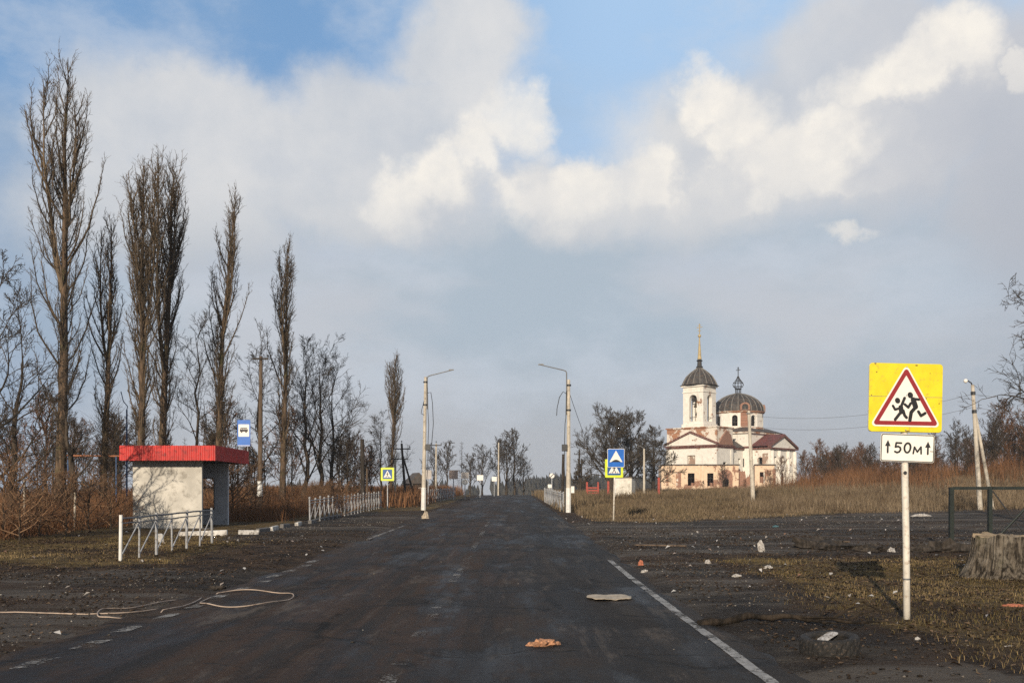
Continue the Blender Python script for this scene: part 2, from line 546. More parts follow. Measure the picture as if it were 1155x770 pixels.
M['deep_blue'] = simple('deep blue sign sheet', (.018, .085, .27), 0.45, 0.12, 5)
M['sign_back'] = simple('bare sign back', (.40, .37, .35), 0.6, 0.2, 4, metal=0.2)
M['pink_back'] = simple('faded pinkish board', (.52, .40, .33), 0.7, 0.2, 4)
M['red_tin'] = simple('red corrugated tin', (.50, .028, .022), 0.55, 0.22, 2, dirt=(.20, .02, .018), dirt_amt=0.42)
M['red_tin_roof'] = simple('faded red tin roof', (.16, .045, .04), 0.7, 0.35, 1.0, dirt=(.10, .06, .05), dirt_amt=0.55)
M['red_trim'] = simple('dark red cornice', (.13, .035, .03), 0.75, 0.35, 2, dirt=(.36, .30, .24), dirt_amt=0.45)
M['red_paint'] = simple('red fence paint', (.34, .06, .04), 0.65, 0.25, 3)
M['soffit'] = simple('dark soffit boards', (.06, .055, .05), 0.8, 0.2, 3)
M['white_plaster'] = plaster('white church plaster', (.84, .80, .72), 0.045, (.40, .18, .09))
M['ruin_plaster'] = plaster('broken church plaster', (.78, .71, .61), 0.14, (.42, .19, .10))
M['peach_plaster'] = plaster('peach plaster', (.80, .61, .44), 0.095, (.36, .17, .10), (.42, .30, .21))
M['brick'] = plaster('bare old brick', (.45, .36, .28), 0.30, (.36, .17, .11))
M['old_roof'] = simple('dark old roof sheet', (.075, .068, .062), 0.75, 0.35, 1.2, dirt=(.16, .10, .07), dirt_amt=0.4)
M['dome'] = simple('rusty dome sheet', (.055, .052, .050), 0.65, 0.5, 1.0, metal=0.1, dirt=(.15, .095, .06), dirt_amt=0.4)
M['dome_rib'] = simple('pale dome rib', (.20, .185, .165), 0.7, 0.3, 2)
M['gold'] = simple('tarnished gold spire', (.46, .36, .19), 0.6, 0.2, 2, metal=0.15, dirt=(.25, .2, .12), dirt_amt=0.25)
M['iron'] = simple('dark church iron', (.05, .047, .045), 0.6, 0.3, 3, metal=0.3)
M['bronze'] = simple('bell bronze', (.09, .065, .035), 0.5, 0.2, 3, metal=0.5)
M['door_wood'] = simple('old dark door', (.07, .055, .045), 0.8, 0.3, 3)
M['kiosk'] = simple('kiosk whitewash', (.68, .65, .57), 0.8, 0.18, 1.3, dirt=(.32, .28, .22), dirt_amt=0.35)
M['stump_bark'] = bark_mat('weathered stump wood', (.025, .021, .017), (.17, .14, .11), (.075, .066, .042))
def stump_mat():
    m, t, b = newmat('weathered stump wood')
    co = t.obj()
    v = t.noise(t.mapping(co, (15, 15, 1.3)), 1.0, 6, .7)
    w_ = t.noise(co, 3.0, 6, .7)
    c = t.mix(t.ss(v, .38, .62), (.022, .018, .014), (.155, .13, .10))
    c = t.mix(t.m('MULTIPLY', t.ss(w_, .5, .66), .7), c, (.24, .21, .17))
    c = t.mix(t.m('MULTIPLY', t.ss(t.noise(co, 1.4, 6, .7), .54, .66), .8), c, (.07, .064, .034))
    t.put(b.inputs['Base Color'], c)
    b.inputs['Roughness'].default_value = .95
    b.inputs['Specular IOR Level'].default_value = .1
    t.put(b.inputs['Normal'], t.bump(t.m('ADD', v, t.m('MULTIPLY', w_, .5)), 1.0, .06))
    return m
M['stump_bark'] = stump_mat()
M['wet_bark'] = bark_mat('wet dark bark', (.012, .010, .008), (.045, .034, .025))
M['stump_top'] = simple('stump cut face', (.30, .23, .15), 0.9, 0.35, 6, dirt=(.12, .09, .06), dirt_amt=0.4, bump=0.4)
M['concrete_slab'] = simple('old concrete slab', (.13, .125, .12), 0.9, 0.3, 1.6, dirt=(.06, .05, .04), dirt_amt=0.5, bump=0.4, bscale=9)
M['kerb'] = simple('whitewashed kerb', (.60, .58, .54), 0.85, 0.2, 3, dirt=(.12, .1, .08), dirt_amt=0.5, bump=0.3)
M['kerb_dark'] = simple('bare dirty kerb', (.17, .16, .15), 0.9, 0.25, 3, dirt=(.06, .05, .04), dirt_amt=0.4, bump=0.3)
M['cardboard'] = simple('soaked cardboard', (.44, .37, .28), 0.9, 0.2, 4, dirt=(.24, .18, .13), dirt_amt=0.3)
M['orange_cloth'] = simple('dirty orange rag', (.46, .235, .13), 0.9, 0.45, 14, dirt=(.12, .07, .045), dirt_amt=0.55)
M['plastic_white'] = simple('white plastic scrap', (.50, .48, .45), 0.6, 0.35, 11, dirt=(.14, .11, .085), dirt_amt=0.6)
M['brick_red'] = simple('broken red brick', (.40, .14, .08), 0.9, 0.25, 9)
M['foil'] = simple('blue plastic scrap', (.05, .13, .15), 0.5, 0.2, 9)
M['pipe_rust'] = simple('rusty orange pipe', (.33, .13, .06), 0.7, 0.3, 3)
M['blue_pipe'] = simple('blue painted pipe', (.06, .11, .22), 0.6, 0.2, 3)
M['far_trees'] = twig_mat('distant wood', (.020, .021, .018), (.05, .045, .036))
M['conifer'] = twig_mat('conifer needles', (.018, .026, .014), (.045, .055, .028))

# ------------------------------------------------------------------ ground sheet
def frange(segs):
    out = []
    for a, b, s in segs:
        n = max(1, int(round((b - a)/s)))
        out += [a + (b - a)*i/n for i in range(n)]
    out.append(segs[-1][1])
    return np.array(out)

def fnoise(x, y, sc, seed=0, octs=4):
    """cheap value noise, numpy"""
    v = 0; amp = 1; tot = 0
    for o in range(octs):
        xx = x/sc + 17.3*o + seed*5.1; yy = y/sc - 9.7*o + seed*3.3
        xi = np.floor(xx); yi = np.floor(yy)
        fx = xx - xi; fy = yy - yi
        fx = fx*fx*(3-2*fx); fy = fy*fy*(3-2*fy)
        def h(a, b):
            s = np.sin(a*127.1 + b*311.7 + seed*74.7)*43758.5453
            return s - np.floor(s)
        v = v + amp*((h(xi, yi)*(1-fx) + h(xi+1, yi)*fx)*(1-fy) + (h(xi, yi+1)*(1-fx) + h(xi+1, yi+1)*fx)*fy)
        tot += amp; amp *= .5; sc *= .5
    return v/tot

def zones(x, y):
    wob = (fnoise(x, y, 3.0, 3) - .5)*2.2
    road = sstep(-5.9, -5.2, x)*(1 - sstep(2.7, 3.2, x))
    # lay-by asphalt by the shelter, junction and yard on the right, shoulder on the left
    lay = (1-sstep(5, 8, np.abs(y - 49) - 9))*sstep(-10.8, -9.8, x + wob*.2)*(1 - sstep(-5, -4, x))
    yard = sstep(2.4, 3.2, x)*sstep(25.5, 29, y + wob - np.clip(x-8, 0, 9)*.0)*(1 - sstep(46, 50, y + wob*.6 - np.clip(x-8, 0, 14)*.85))
    should = sstep(-14, -8, x + wob)*(1 - sstep(-5, -4, x))*(1 - sstep(21, 24, y + wob*.6))*.8
    rim = sstep(2.3, 2.8, x)*(1-sstep(4.0, 5.5, x+wob))*(1-sstep(28, 32, y))*.75
    gravel = np.clip(np.maximum.reduce([lay, yard, should, rim]), 0, 1)
    tr = sstep(4.2, 6.0, x + wob)*(1 - sstep(24.5, 27, y + wob))
    tr = np.maximum(tr, sstep(3.6, 5, x+wob*.5)*sstep(44, 50, y + wob - np.clip(x-8, 0, 14)*.85))
    tl = (1 - sstep(-9.5, -7.6, x + wob*.7))*sstep(21.5, 24.5, y + wob*.5)*(1 - .9*lay)
    far = sstep(60, 75, y)*(1-road)
    turf = np.clip(np.maximum.reduce([tr, tl, far]), 0, 1)*(1 - road)
    turf = turf*(1 - .8*yard)
    return gravel, turf, road

def micro(x, y):
    a = (fnoise(x, y, 1.6, 1) - .5)*.12 + (fnoise(x, y, .45, 2) - .5)*.05
    inroad = sstep(-6.1, -5.1, x)*(1 - sstep(2.5, 3.3, x))
    gr, tu, rd = zones(x, y)
    k = 1 - .55*gr
    return a*k*(1 - inroad) + (-.06 + (fnoise(x, y, .8, 6) - .5)*.03)*inroad + .02*tu

def gm(x, y):
    return float(gz(x, y) + micro(np.array([x], float), np.array([y], float))[0])

xs = frange([(-900, -300, 60), (-300, -100, 20), (-100, -40, 4), (-40, -16, .8), (-16, 16, .16), (16, 40, .8), (40, 100, 4), (100, 300, 20), (300, 900, 60)])
ys = frange([(-60, 0, 5), (0, 7, .6), (7, 34, .16), (34, 62, .4), (62, 120, 1.2), (120, 300, 6), (300, 1300, 50)])
GX, GY = np.meshgrid(xs, ys)
gx, gy = GX.ravel(), GY.ravel()
gr, tu, rd = zones(gx, gy)
V = np.stack([gx, gy, gz(gx, gy) + micro(gx, gy)], 1)
ny, nx = GX.shape
I = (np.arange(ny-1)[:, None]*nx + np.arange(nx-1)[None, :]).ravel()
Q = np.stack([I, I+1, I+nx+1, I+nx], 1)
me = mesh_np('ground', V, Q, M['ground'], {'gravel': gr, 'turf': tu}, True)
tag(link('ground', me), kind='structure')

# road sheet with ragged edges
rys = frange([(-40, 6, 2), (6, 34, .2), (34, 80, .5), (80, 200, 2), (200, 420, 10)])
nu = 41
U = np.linspace(0, 1, nu)
el = -5.45 + (fnoise(rys*1.0, rys*0+3, 1.2, 4) - .5)*1.1 + (fnoise(rys, rys*0+8, 6, 5) - .5)*1.0
el = el + .85*sstep(55, 95, rys)
er = 2.85 - .25*sstep(55, 95, rys) + (fnoise(rys, rys*0+5, 1.0, 8) - .5)*.5
RX = el[:, None]*(1-U)[None, :] + er[:, None]*U[None, :]
RY = np.repeat(rys[:, None], nu, 1)
rut = -.018*(np.exp(-((RX+.35)/.35)**2) + np.exp(-((RX-1.35)/.35)**2) + np.exp(-((RX+2.3)/.35)**2) + np.exp(-((RX+4.1)/.35)**2))
RZ = gz(RX, RY) + rut + (fnoise(RX, RY, .9, 9) - .5)*.022*(1 - sstep(60, 90, RY))
RZ[:, 0] -= .05; RZ[:, -1] -= .05
V = np.stack([RX, RY, RZ], 2).reshape(-1, 3)
I = (np.arange(len(rys)-1)[:, None]*nu + np.arange(nu-1)[None, :]).ravel()
me = mesh_np('road', V, np.stack([I, I+1, I+nu+1, I+nu], 1), M['road'], None, True)
road = tag(link('road', me), kind='structure')

def road_z(x, y):
    x = np.asarray(x, float); y = np.asarray(y, float)
    rut = -.018*(np.exp(-((x+.35)/.35)**2) + np.exp(-((x-1.35)/.35)**2) + np.exp(-((x+2.3)/.35)**2) + np.exp(-((x+4.1)/.35)**2))
    return gz(x, y) + rut + (fnoise(x, y, .9, 9) - .5)*.022*(1 - sstep(60, 90, y))

def marking(name, runs, mat, parent):
    vs = []; fs = []
    for (x0, y0, x1, y1, w, sk) in runs:
        n = max(1, int(abs(y1 - y0)/.2))
        for i in range(n+1):
            t = i/n
            x = x0 + (x1-x0)*t; y = y0 + (y1-y0)*t
            for k in range(5):
                s = (k-2)/4
                xx = x + s*w*(1 + .12*rnd.uniform(-1, 1)); yy = y + s*sk
                vs.append((xx, yy, float(road_z(xx, yy)) + .007))
        b = len(vs) - (n+1)*5
        for i in range(n):
            for k in range(4):
                a = b + i*5 + k
                fs.append((a, a+1, a+6, a+5))
    return MB().add(vs, fs).build(name, mat, parent)

marking('edge_line', [(2.42, 8.0, 2.47, 25.2, .13, 0)], M['paint'], road)
marking('edge_line', [(2.45, 43.0, 2.35, 56, .13, 0)], M['paint_worn'], road)
dashes = []
for i in range(12):
    y = 10.0 + i*1.32
    dashes.append((-4.95 + .04*math.sin(i*2.1), y, -4.93 + .04*math.sin(i*2.1), y + .62 - .02*(i % 3), .2, .12))
M['paint_mid'] = paint_mat('chipped road paint', 0.452, (.36, .34, .31))
marking('edge_dash', dashes, M['paint_mid'], road)
marking('edge_line', [(-5.0, 34, -4.85, 45, .14, 0)], M['paint_mid'], road)
cen = [(-1.17, 9.0, -1.17, 9.7, .17, 0), (-1.15, 10.2, -1.15, 10.5, .17, 0), (-1.17, 12.2, -1.14, 12.7, .16, 0), (-1.14, 14.0, -1.14, 14.5, .16, 0), (-1.16, 15.2, -1.16, 15.7, .15, 0),
       (-1.17, 19.6, -1.15, 22.8, .16, 0), (-1.16, 24.2, -1.15, 27, .15, 0), (-1.16, 29, -1.15, 33, .15, 0), (-1.15, 35, -1.15, 40, .15, 0), (-1.15, 43, -1.15, 49, .15, 0)]
marking('centre_line', cen, M['paint_worn'], road)

# ------------------------------------------------------------------ blades (grass, brush, litter)
def blades(name, x, y, z, h, w, lean, mat, label, cat, seg=2, spread=1.0):
    n = len(x)
    a = npr.random(n)*2*PI
    fa = npr.random(n)*2*PI
    dx, dy = np.cos(fa)*w/2, np.sin(fa)*w/2
    lx, ly = np.cos(a)*lean*h, np.sin(a)*lean*h
    v = np.empty((n, 5, 3))
    v[:, 0] = np.stack([x-dx, y-dy, z-.03], 1); v[:, 1] = np.stack([x+dx, y+dy, z-.03], 1)
    mx, my, mz = x + lx*.35, y + ly*.35, z + h*.6
    v[:, 2] = np.stack([mx+dx*.7, my+dy*.7, mz], 1); v[:, 3] = np.stack([mx-dx*.7, my-dy*.7, mz], 1)
    v[:, 4] = np.stack([x+lx, y+ly, z+h*np.sqrt(np.maximum(.1, 1-lean**2))], 1)
    b = np.arange(n)[:, None]*5
    f = np.concatenate([b+np.array([[0, 1, 2]]), b+np.array([[0, 2, 3]]), b+np.array([[3, 2, 4]])], 0)
    cl = np.clip(fnoise(x, y, 2.5, 91)*1.6 - .3 + npr.normal(0, .22, n), 0, 1)
    me = mesh_np(name, v.reshape(-1, 3), f, mat, {'rnd': np.repeat(cl, 5)})
    return tag(link(name, me), label, cat, kind='stuff')

def scatter(n, x0, x1, y0, y1, dens=None):
    x = npr.uniform(x0, x1, n); y = npr.uniform(y0, y1, n)
    if dens is not None:
        k = npr.random(n) < dens(x, y)
        x, y = x[k], y[k]
    return x, y

def gmv(x, y):
    return gz(x, y) + micro(x, y)

# tall tan grass of the right-hand slope
def d_tan(x, y):
    fr = sstep(57, 60, y + (fnoise(x, y, 4, 12)-.5)*5)
    return fr*(.35 + .65*sstep(.35, .6, fnoise(x, y, 5, 21)))*sstep(.20, .28, x/y)
x, y = scatter(230000, 15, 62, 55, 105, d_tan)
hh = npr.uniform(.35, 1.2, len(x))*(.12 + 1.45*fnoise(x, y, 2.5, 22)**1.3)*(.35 + .65*sstep(57.5, 62, y))
blades('dry_grass', x, y, gmv(x, y), hh, npr.uniform(.010, .024, len(x)), npr.uniform(.1, .85, len(x)), M['tan_grass'], 'tall tan dead grass covering the slope beyond the gravel yard', 'grass')
# brown grass field before the church
def d_brn(x, y):
    c = sstep(0, .5, fnoise(x, y, 6, 31) + .05)
    edge = sstep(48, 52, y + (fnoise(x, y, 3, 15)-.5)*4 - np.clip(x-9, 0, 10)*.9)
    return c*edge*sstep(3.6, 4.6, x)*(1 - sstep(.26, .34, x/y))
x, y = scatter(170000, 3.4, 30, 46, 95, d_brn)
x2, y2 = scatter(45000, 5, 62, 95, 190, d_brn)
x = np.concatenate([x, x2]); y = np.concatenate([y, y2])
hh = npr.uniform(.12, .85, len(x))*(.1 + 1.5*fnoise(x, y, 3, 33)**1.3)*(1+.35*sstep(60, 100, y))*(.3+.7*sstep(50, 62, y - np.clip(x-9, 0, 10)*.9))
blades('field_grass', x, y, gmv(x, y), hh, npr.uniform(.009, .02, len(x))*(1+y/90), npr.uniform(.1, .9, len(x)), M['brown_grass'], 'knee high brown grass of the field before the church', 'grass')
# red brown brush on the left
def d_red(x, y):
    back = sstep(-9.6, -11.5, x)
    sh = 1 - sstep(-17.2, -16.4, x)*(1-sstep(-12.0, -11.5, x))*sstep(38, 39, y)*(1-sstep(46.5, 47.5, y))
    shy = (x < -17.0) | (y > 48) 
    return back*shy*sstep(31, 36, y + (x+20)*.2 + (fnoise(x, y, 3, 41)-.5)*5)*(.35+.65*sstep(.3, .6, fnoise(x, y, 4, 42)))*sstep(-10.4, -12.4, x + (fnoise(x, y, 2, 44)-.5)*1.5)
x, y = scatter(240000, -50, -10, 30, 80, d_red)
hh = npr.uniform(.3, 1.5, len(x))*(.4 + 1.1*fnoise(x, y, 2.2, 43))
blades('red_brush', x, y, gmv(x, y), hh, npr.uniform(.008, .02, len(x)), npr.uniform(.05, .85, len(x)), M['red_brush'], 'red brown dead brush behind the bus shelter and barriers', 'brush')
x, y = scatter(60000, 24, 75, 74, 125, lambda x, y: sstep(.24, .34, x/y)*sstep(76, 90, y + (fnoise(x, y, 5, 94)-.5)*14)*sstep(.3, .6, fnoise(x, y, 4, 95)))
blades('hill_scrub', x, y, gmv(x, y), npr.uniform(.8, 2.6, len(x))*(.4+fnoise(x, y, 4, 96)), npr.uniform(.015, .03, len(x)), npr.uniform(.05, .7, len(x)), M['red_brush'], 'brown scrub stems behind the tan grass on the slope', 'brush')
x, y = scatter(40000, -40, -7, 75, 150, lambda x, y: sstep(-6.0, -8.5, x))
blades('far_brush', x, y, gmv(x, y), npr.uniform(.5, 1.7, len(x)), npr.uniform(.04, .07, len(x)), npr.uniform(.05, .5, len(x)), M['red_brush'], 'distant red brown brush along the road past the far barriers', 'brush')
x, y = scatter(30000, 2.7, 30, 62, 150, lambda x, y: sstep(2.75, 3.5, x)*(1-sstep(.06, .1, x/y)))
blades('verge_brush', x, y, gmv(x, y), npr.uniform(.3, 1.0, len(x)), npr.uniform(.03, .06, len(x)), npr.uniform(.05, .5, len(x)), M['brown_grass'], 'brown roadside grass behind the far side lamp post', 'grass')
# short verge grass
def d_short(x, y):
    gr, tu, rd = zones(x, y)
    return tu*(.15 + .85*sstep(.40, .62, fnoise(x, y, 1.8, 51)))
x, y = scatter(420000, -20, 17, 8, 36, d_short)
hh = npr.uniform(.02, .10, len(x))*(.3 + 1.5*fnoise(x, y, 1.0, 52)**1.4)
blades('verge_grass', x, y, gmv(x, y), hh, npr.uniform(.002, .0045, len(x))*(1+y/40), npr.uniform(.5, 1.5, len(x)), M['short_grass'], 'flattened olive and straw grass tufts on both verges', 'grass')
# leaf litter
def chips(name, x, y, size, mat, label, cat, lift=.012, flat=.6):
    n = len(x)
    z = gmv(x, y)
    inr = (x > -5.0) & (x < 2.6)
    z = np.where(inr, road_z(x, y), z) + lift
    a = npr.random(n)*2*PI
    c, s = np.cos(a)*size, np.sin(a)*size
    tz = npr.uniform(-flat, flat, (n, 2))*size[:, None]
    v = np.empty((n, 4, 3))
    v[:, 0] = np.stack([x-c, y-s, z+tz[:, 0]*.6], 1)
    v[:, 1] = np.stack([x+s*.55, y-c*.55, z+np.abs(tz[:, 1])], 1)
    v[:, 2] = np.stack([x+c, y+s, z-tz[:, 0]*.6], 1)
    v[:, 3] = np.stack([x-s*.55, y+c*.55, z+np.abs(tz[:, 1])*.3], 1)
    f = np.arange(n*4).reshape(n, 4)
    me = mesh_np(name, v.reshape(-1, 3), f, mat, {'rnd': np.repeat(npr.random(n), 4)})
    return tag(link(name, me), label, cat, kind='stuff')
def d_leaf(x, y):
    gr, tu, rd = zones(x, y)
    return np.clip(.15 + tu*.85 - rd, 0, 1)*sstep(.3, .6, fnoise(x, y, 1.2, 61))
x, y = scatter(90000, -16, 15, 8, 34, d_leaf)
chips('fallen_leaves', x, y, npr.uniform(.012, .045, len(x)), M['leaf_litter'], 'brown dead leaves and litter scattered over the verges', 'leaves')
# gravel
def stones(name, x, y, size, mat, label, cat):
    n = len(x)
    z = gmv(x, y)
    inr = (x > -5.0) & (x < 2.6)
    z = np.where(inr, road_z(x, y), z)
    base = np.array([[1, 0, 0], [0, 1, 0], [-1, 0, 0], [0, -1, 0], [0, 0, .8], [0, 0, -.8]], float)
    j = npr.uniform(.4, 1.3, (n, 6, 1))
    a = npr.random(n)*2*PI
    v = base[None]*j*size[:, None, None]*np.array([1., .8, .55])
    vx = v[..., 0]*np.cos(a)[:, None] - v[..., 1]*np.sin(a)[:, None]
    vy = v[..., 0]*np.sin(a)[:, None] + v[..., 1]*np.cos(a)[:, None]
    v = np.stack([vx + x[:, None], vy + y[:, None], v[..., 2] + (z + size*.35)[:, None]], 2)
    t = np.array([[0, 1, 4], [1, 2, 4], [2, 3, 4], [3, 0, 4], [1, 0, 5], [2, 1, 5], [3, 2, 5], [0, 3, 5]])
    f = (np.arange(n)[:, None, None]*6 + t[None]).reshape(-1, 3)
    me = mesh_np(name, v.reshape(-1, 3), f, mat, {'rnd': np.repeat(npr.random(n)**2.2, 6)})
    return tag(link(name, me), label, cat, kind='stuff')
M['clods'] = blade_mat('soil clods', [(.02, .015, .011), (.05, .036, .026), (.09, .066, .047), (.035, .026, .02)])
x, y = scatter(120000, -17, 17, 8, 40, lambda x, y: np.clip(1.0 - zones(x, y)[2], 0, 1)*sstep(.40, .66, fnoise(x, y, 1.1, 77)))
stones('soil_clods', x, y, (.006 + .03*npr.random(len(x))**3)*(1+y/60), M['clods'], 'dark crumbs of soil and torn asphalt on shoulders and verges', 'soil')
def d_grav(x, y):
    gr, tu, rd = zones(x, y)
    return np.clip(gr + .25*(1-tu) - .96*rd, 0.012, 1)*sstep(.38, .62, fnoise(x, y, 2.0, 71))
x, y = scatter(46000, -17, 22, 8, 56, d_grav)
stones('gravel', x, y, npr.uniform(.006, .026, len(x))*(1+y/70), M['stone_bits'], 'grey gravel and grit loose on the shoulders and yard', 'gravel')

# ------------------------------------------------------------------ trees
def vnorm(v):
    l = math.sqrt(v[0]*v[0]+v[1]*v[1]+v[2]*v[2]) + 1e-9
    return (v[0]/l, v[1]/l, v[2]/l)

def perp(d, r):
    """random unit vector perpendicular to d"""
    while True:
        v = (r.uniform(-1, 1), r.uniform(-1, 1), r.uniform(-1, 1))
        k = v[0]*d[0]+v[1]*d[1]+v[2]*d[2]
        v = (v[0]-k*d[0], v[1]-k*d[1], v[2]-k*d[2])
        if v[0]**2+v[1]**2+v[2]**2 > .05:
            return vnorm(v)

def grow(r, p, d, L, n, bend, up):
    """polyline: direction wanders by bend and is pulled up by up"""
    pts = [p]; s = L/(n-1)
    for i in range(n-1):
        q = perp(d, r)
        b = bend*r.random()
        d = vnorm((d[0]+q[0]*b, d[1]+q[1]*b, d[2]+q[2]*b+up))
        p = (p[0]+d[0]*s, p[1]+d[1]*s, p[2]+d[2]*s)
        pts.append(p)
    return pts, d

def at_(pts, t):
    f = t*(len(pts)-1); i = min(int(f), len(pts)-2); f -= i
    a, b = pts[i], pts[i+1]
    return tuple(a[k]+(b[k]-a[k])*f for k in range(3)), vnorm(tuple(b[k]-a[k] for k in range(3)))

def tilt(d, q, ang):
    c, s = math.cos(ang), math.sin(ang)
    return vnorm((d[0]*c+q[0]*s, d[1]*c+q[1]*s, d[2]*c+q[2]*s))

def poplar_mesh(seed, H=25., width=1.0, leaders=1, low=.10, limbs=80, lean=0.0, r0=None, shag=0):
    r = random.Random(seed)
    tr = Tubes(); cr = Tubes()
    r0 = r0 or H*.0115
    axes = []
    n = 16
    pts = []
    x = y = 0.
    for i in range(n):
        t = i/(n-1)
        x += r.uniform(-.012, .012)*H*.45; y += r.uniform(-.012, .012)*H*.45
        pts.append((x*t + lean*H*t, y*t, H*t))
    rad = [r0*(1.35 if i == 0 else 1.08 - .1*i/(n-1))*(1 - i/(n-1))**.85 + .012 for i in range(n)]
    tr.add(pts, rad, 10)
    axes.append((pts, rad, 1.0))
    for k in range(leaders-1):
        t0 = r.uniform(.38, .62)
        p, d = at_(pts, t0)
        L = H*(r.uniform(.86, .99) - t0)
        q = perp((0, 0, 1), r)
        d0 = None
        lp = [p]; s = L/8
        for i in range(8):
            f = .17*(1 - i/7)**1.5
            lp.append((lp[-1][0]+q[0]*f*s+r.uniform(-.06, .06)*s, lp[-1][1]+q[1]*f*s+r.uniform(-.06, .06)*s, lp[-1][2]+s))
        rr = r0*(1-t0)**.85*.75
        lr = [rr*(1-i/8)**.9+.01 for i in range(9)]
        cr.add(lp, lr, 6)
        axes.append((lp, lr, 1 - t0))
    for (ap, ar, frac) in axes:
        m = int(1.32*limbs*frac*(1 if frac == 1 else .75))
        for i in range(m):
            t = (low if frac == 1 else .08) + (.97 - low)*((i + r.random())/m)**.92
            p, d = at_(ap, min(t, .985))
            th = p[2]/H
            q = perp((0, 0, 1), r); q = vnorm((q[0], q[1], 0))
            a = R(r.uniform(17, 40))
            L = H*(.05 + .115*math.sin(PI*min(1, .12+.88*(1-th)))**.8*(1 if th > .25 else .8))*(r.uniform(.35, 1.15) if r.random() < .8 else r.uniform(1.2, 1.75))*(.85+.15*width)
            L *= 1 - .62*max(0, th - .42)/.58
            nn = 8; s = L/(nn-1); lp = [p]
            aa = a*width
            wob = r.uniform(.03, .10)
            for j in range(nn-1):
                a2 = aa*(1 - j/(nn-1))**1.6 + R(r.uniform(0, 9))
                lp.append((lp[-1][0]+q[0]*math.sin(a2)*s+r.uniform(-wob, wob)*s*2.2, lp[-1][1]+q[1]*math.sin(a2)*s+r.uniform(-wob, wob)*s*2.2, lp[-1][2]+math.cos(a2)*s))
            rb = min(r0*.25, .010+L*.0085)*(r.uniform(.8, 1.2))
            cr.add(lp, [rb*(1-j/(nn-1))**.8+.007 for j in range(nn)], 4)
            nt = max(5, int(L*6.2))
            for j in range(nt):
                u = .12 + .88*(j + r.random())/nt
                tp, td = at_(lp, min(u, .99))
                tl = r.uniform(.25, .85)*(1.15-.5*u)*(.6+.02*H)
                dd = tilt(td, perp(td, r), R(r.uniform(18, 48)))
                sp, sd = grow(r, tp, dd, tl, 4, .22, .16)
                cr.add(sp, [.013, .010, .008, .005], 3)
                for k in range(r.randint(2, 4)):
                    bp, bd = at_(sp, r.uniform(.15, .95))
                    sp2, _ = grow(r, bp, tilt(bd, perp(bd, r), R(r.uniform(22, 55))), tl*r.uniform(.25, .55), 3, .25, .14)
                    cr.add(sp2, [.008, .0065, .004], 3)
    # epicormic twigs on the lower trunk
    for i in range(int(90*(1+2*shag))):
        t = r.uniform(.05, .34)
        p, d = at_(pts, t)
        q = perp((0, 0, 1), r)
        sp, _ = grow(r, p, vnorm((q[0], q[1], r.uniform(.2, 1.2))), r.uniform(.4, 1.3)*(1+.4*shag), 4, .3, .25)
        cr.add(sp, [.012, .009, .007, .004], 3)
    return tr.mesh('trunk', M['poplar_bark']), cr.mesh('crown', M['poplar_twig'])

def broad_mesh(seed, H=10., trunk=.3, limbs=8, spread=55, levels=4, up=.06, bend=.2, r0=None, lean=(0, 0), kids=(7, 6, 4), fine=.006, barkmat='dark_bark', twigmat='twig', lenk=.42, trunk_top=.95):
    r = random.Random(seed)
    tr = Tubes(); cr = Tubes()
    r0 = r0 or H*.017
    n = 10
    pts = [(0, 0, 0)]
    for i in range(1, n):
        t = i/(n-1)
        pts.append((lean[0]*H*t + r.uniform(-.012, .012)*H, lean[1]*H*t + r.uniform(-.012, .012)*H, H*trunk_top*t*.86))
    rad = [r0*(1.3 if i == 0 else 1.)*(1-i/(n-1))**.8 + .012 for i in range(n)]
    tr.add(pts, rad, 8)
    def branch(p, d, L, rb, lev):
        nn = {1: 7, 2: 6, 3: 4}.get(lev, 3)
        bp, bd = grow(r, p, d, L, nn, bend*(1.5 if lev == 1 else 1.7), up)
        cr.add(bp, [rb*(1-j/(nn-1))**.8 + fine*.7 for j in range(nn)], 5 if lev == 1 else 3)
        if lev >= levels: return
        kc = kids[min(lev-1, len(kids)-1)]
        for i in range(kc):
            u = .22 + .78*(i + r.random())/kc
            q, qd = at_(bp, min(u, .99))
            ang = R(r.uniform(22, 58))
            branch(q, tilt(qd, perp(qd, r), ang), L*r.uniform(.32, .62)*(1.15-.45*u), max(fine, rb*.5*(1-.5*u)), lev+1)
    for i in range(limbs):
        t = trunk + (1-trunk)*((i + r.random()*.8)/limbs)
        p, d = at_(pts, min(t, .97))
        az = i*2.4 + r.uniform(-.5, .5)
        ang = R(spread*(1.1 - .6*t)*r.uniform(.75, 1.2))
        q = (math.cos(az), math.sin(az), 0)
        L = H*lenk*(1.15 - .62*t)*r.uniform(.75, 1.2)
        branch(p, tilt((0, 0, 1), q, ang), L, max(.02, r0*.45*(1.05-t)), 1)
    return tr.mesh('trunk', M[barkmat]), cr.mesh('crown', M[twigmat])

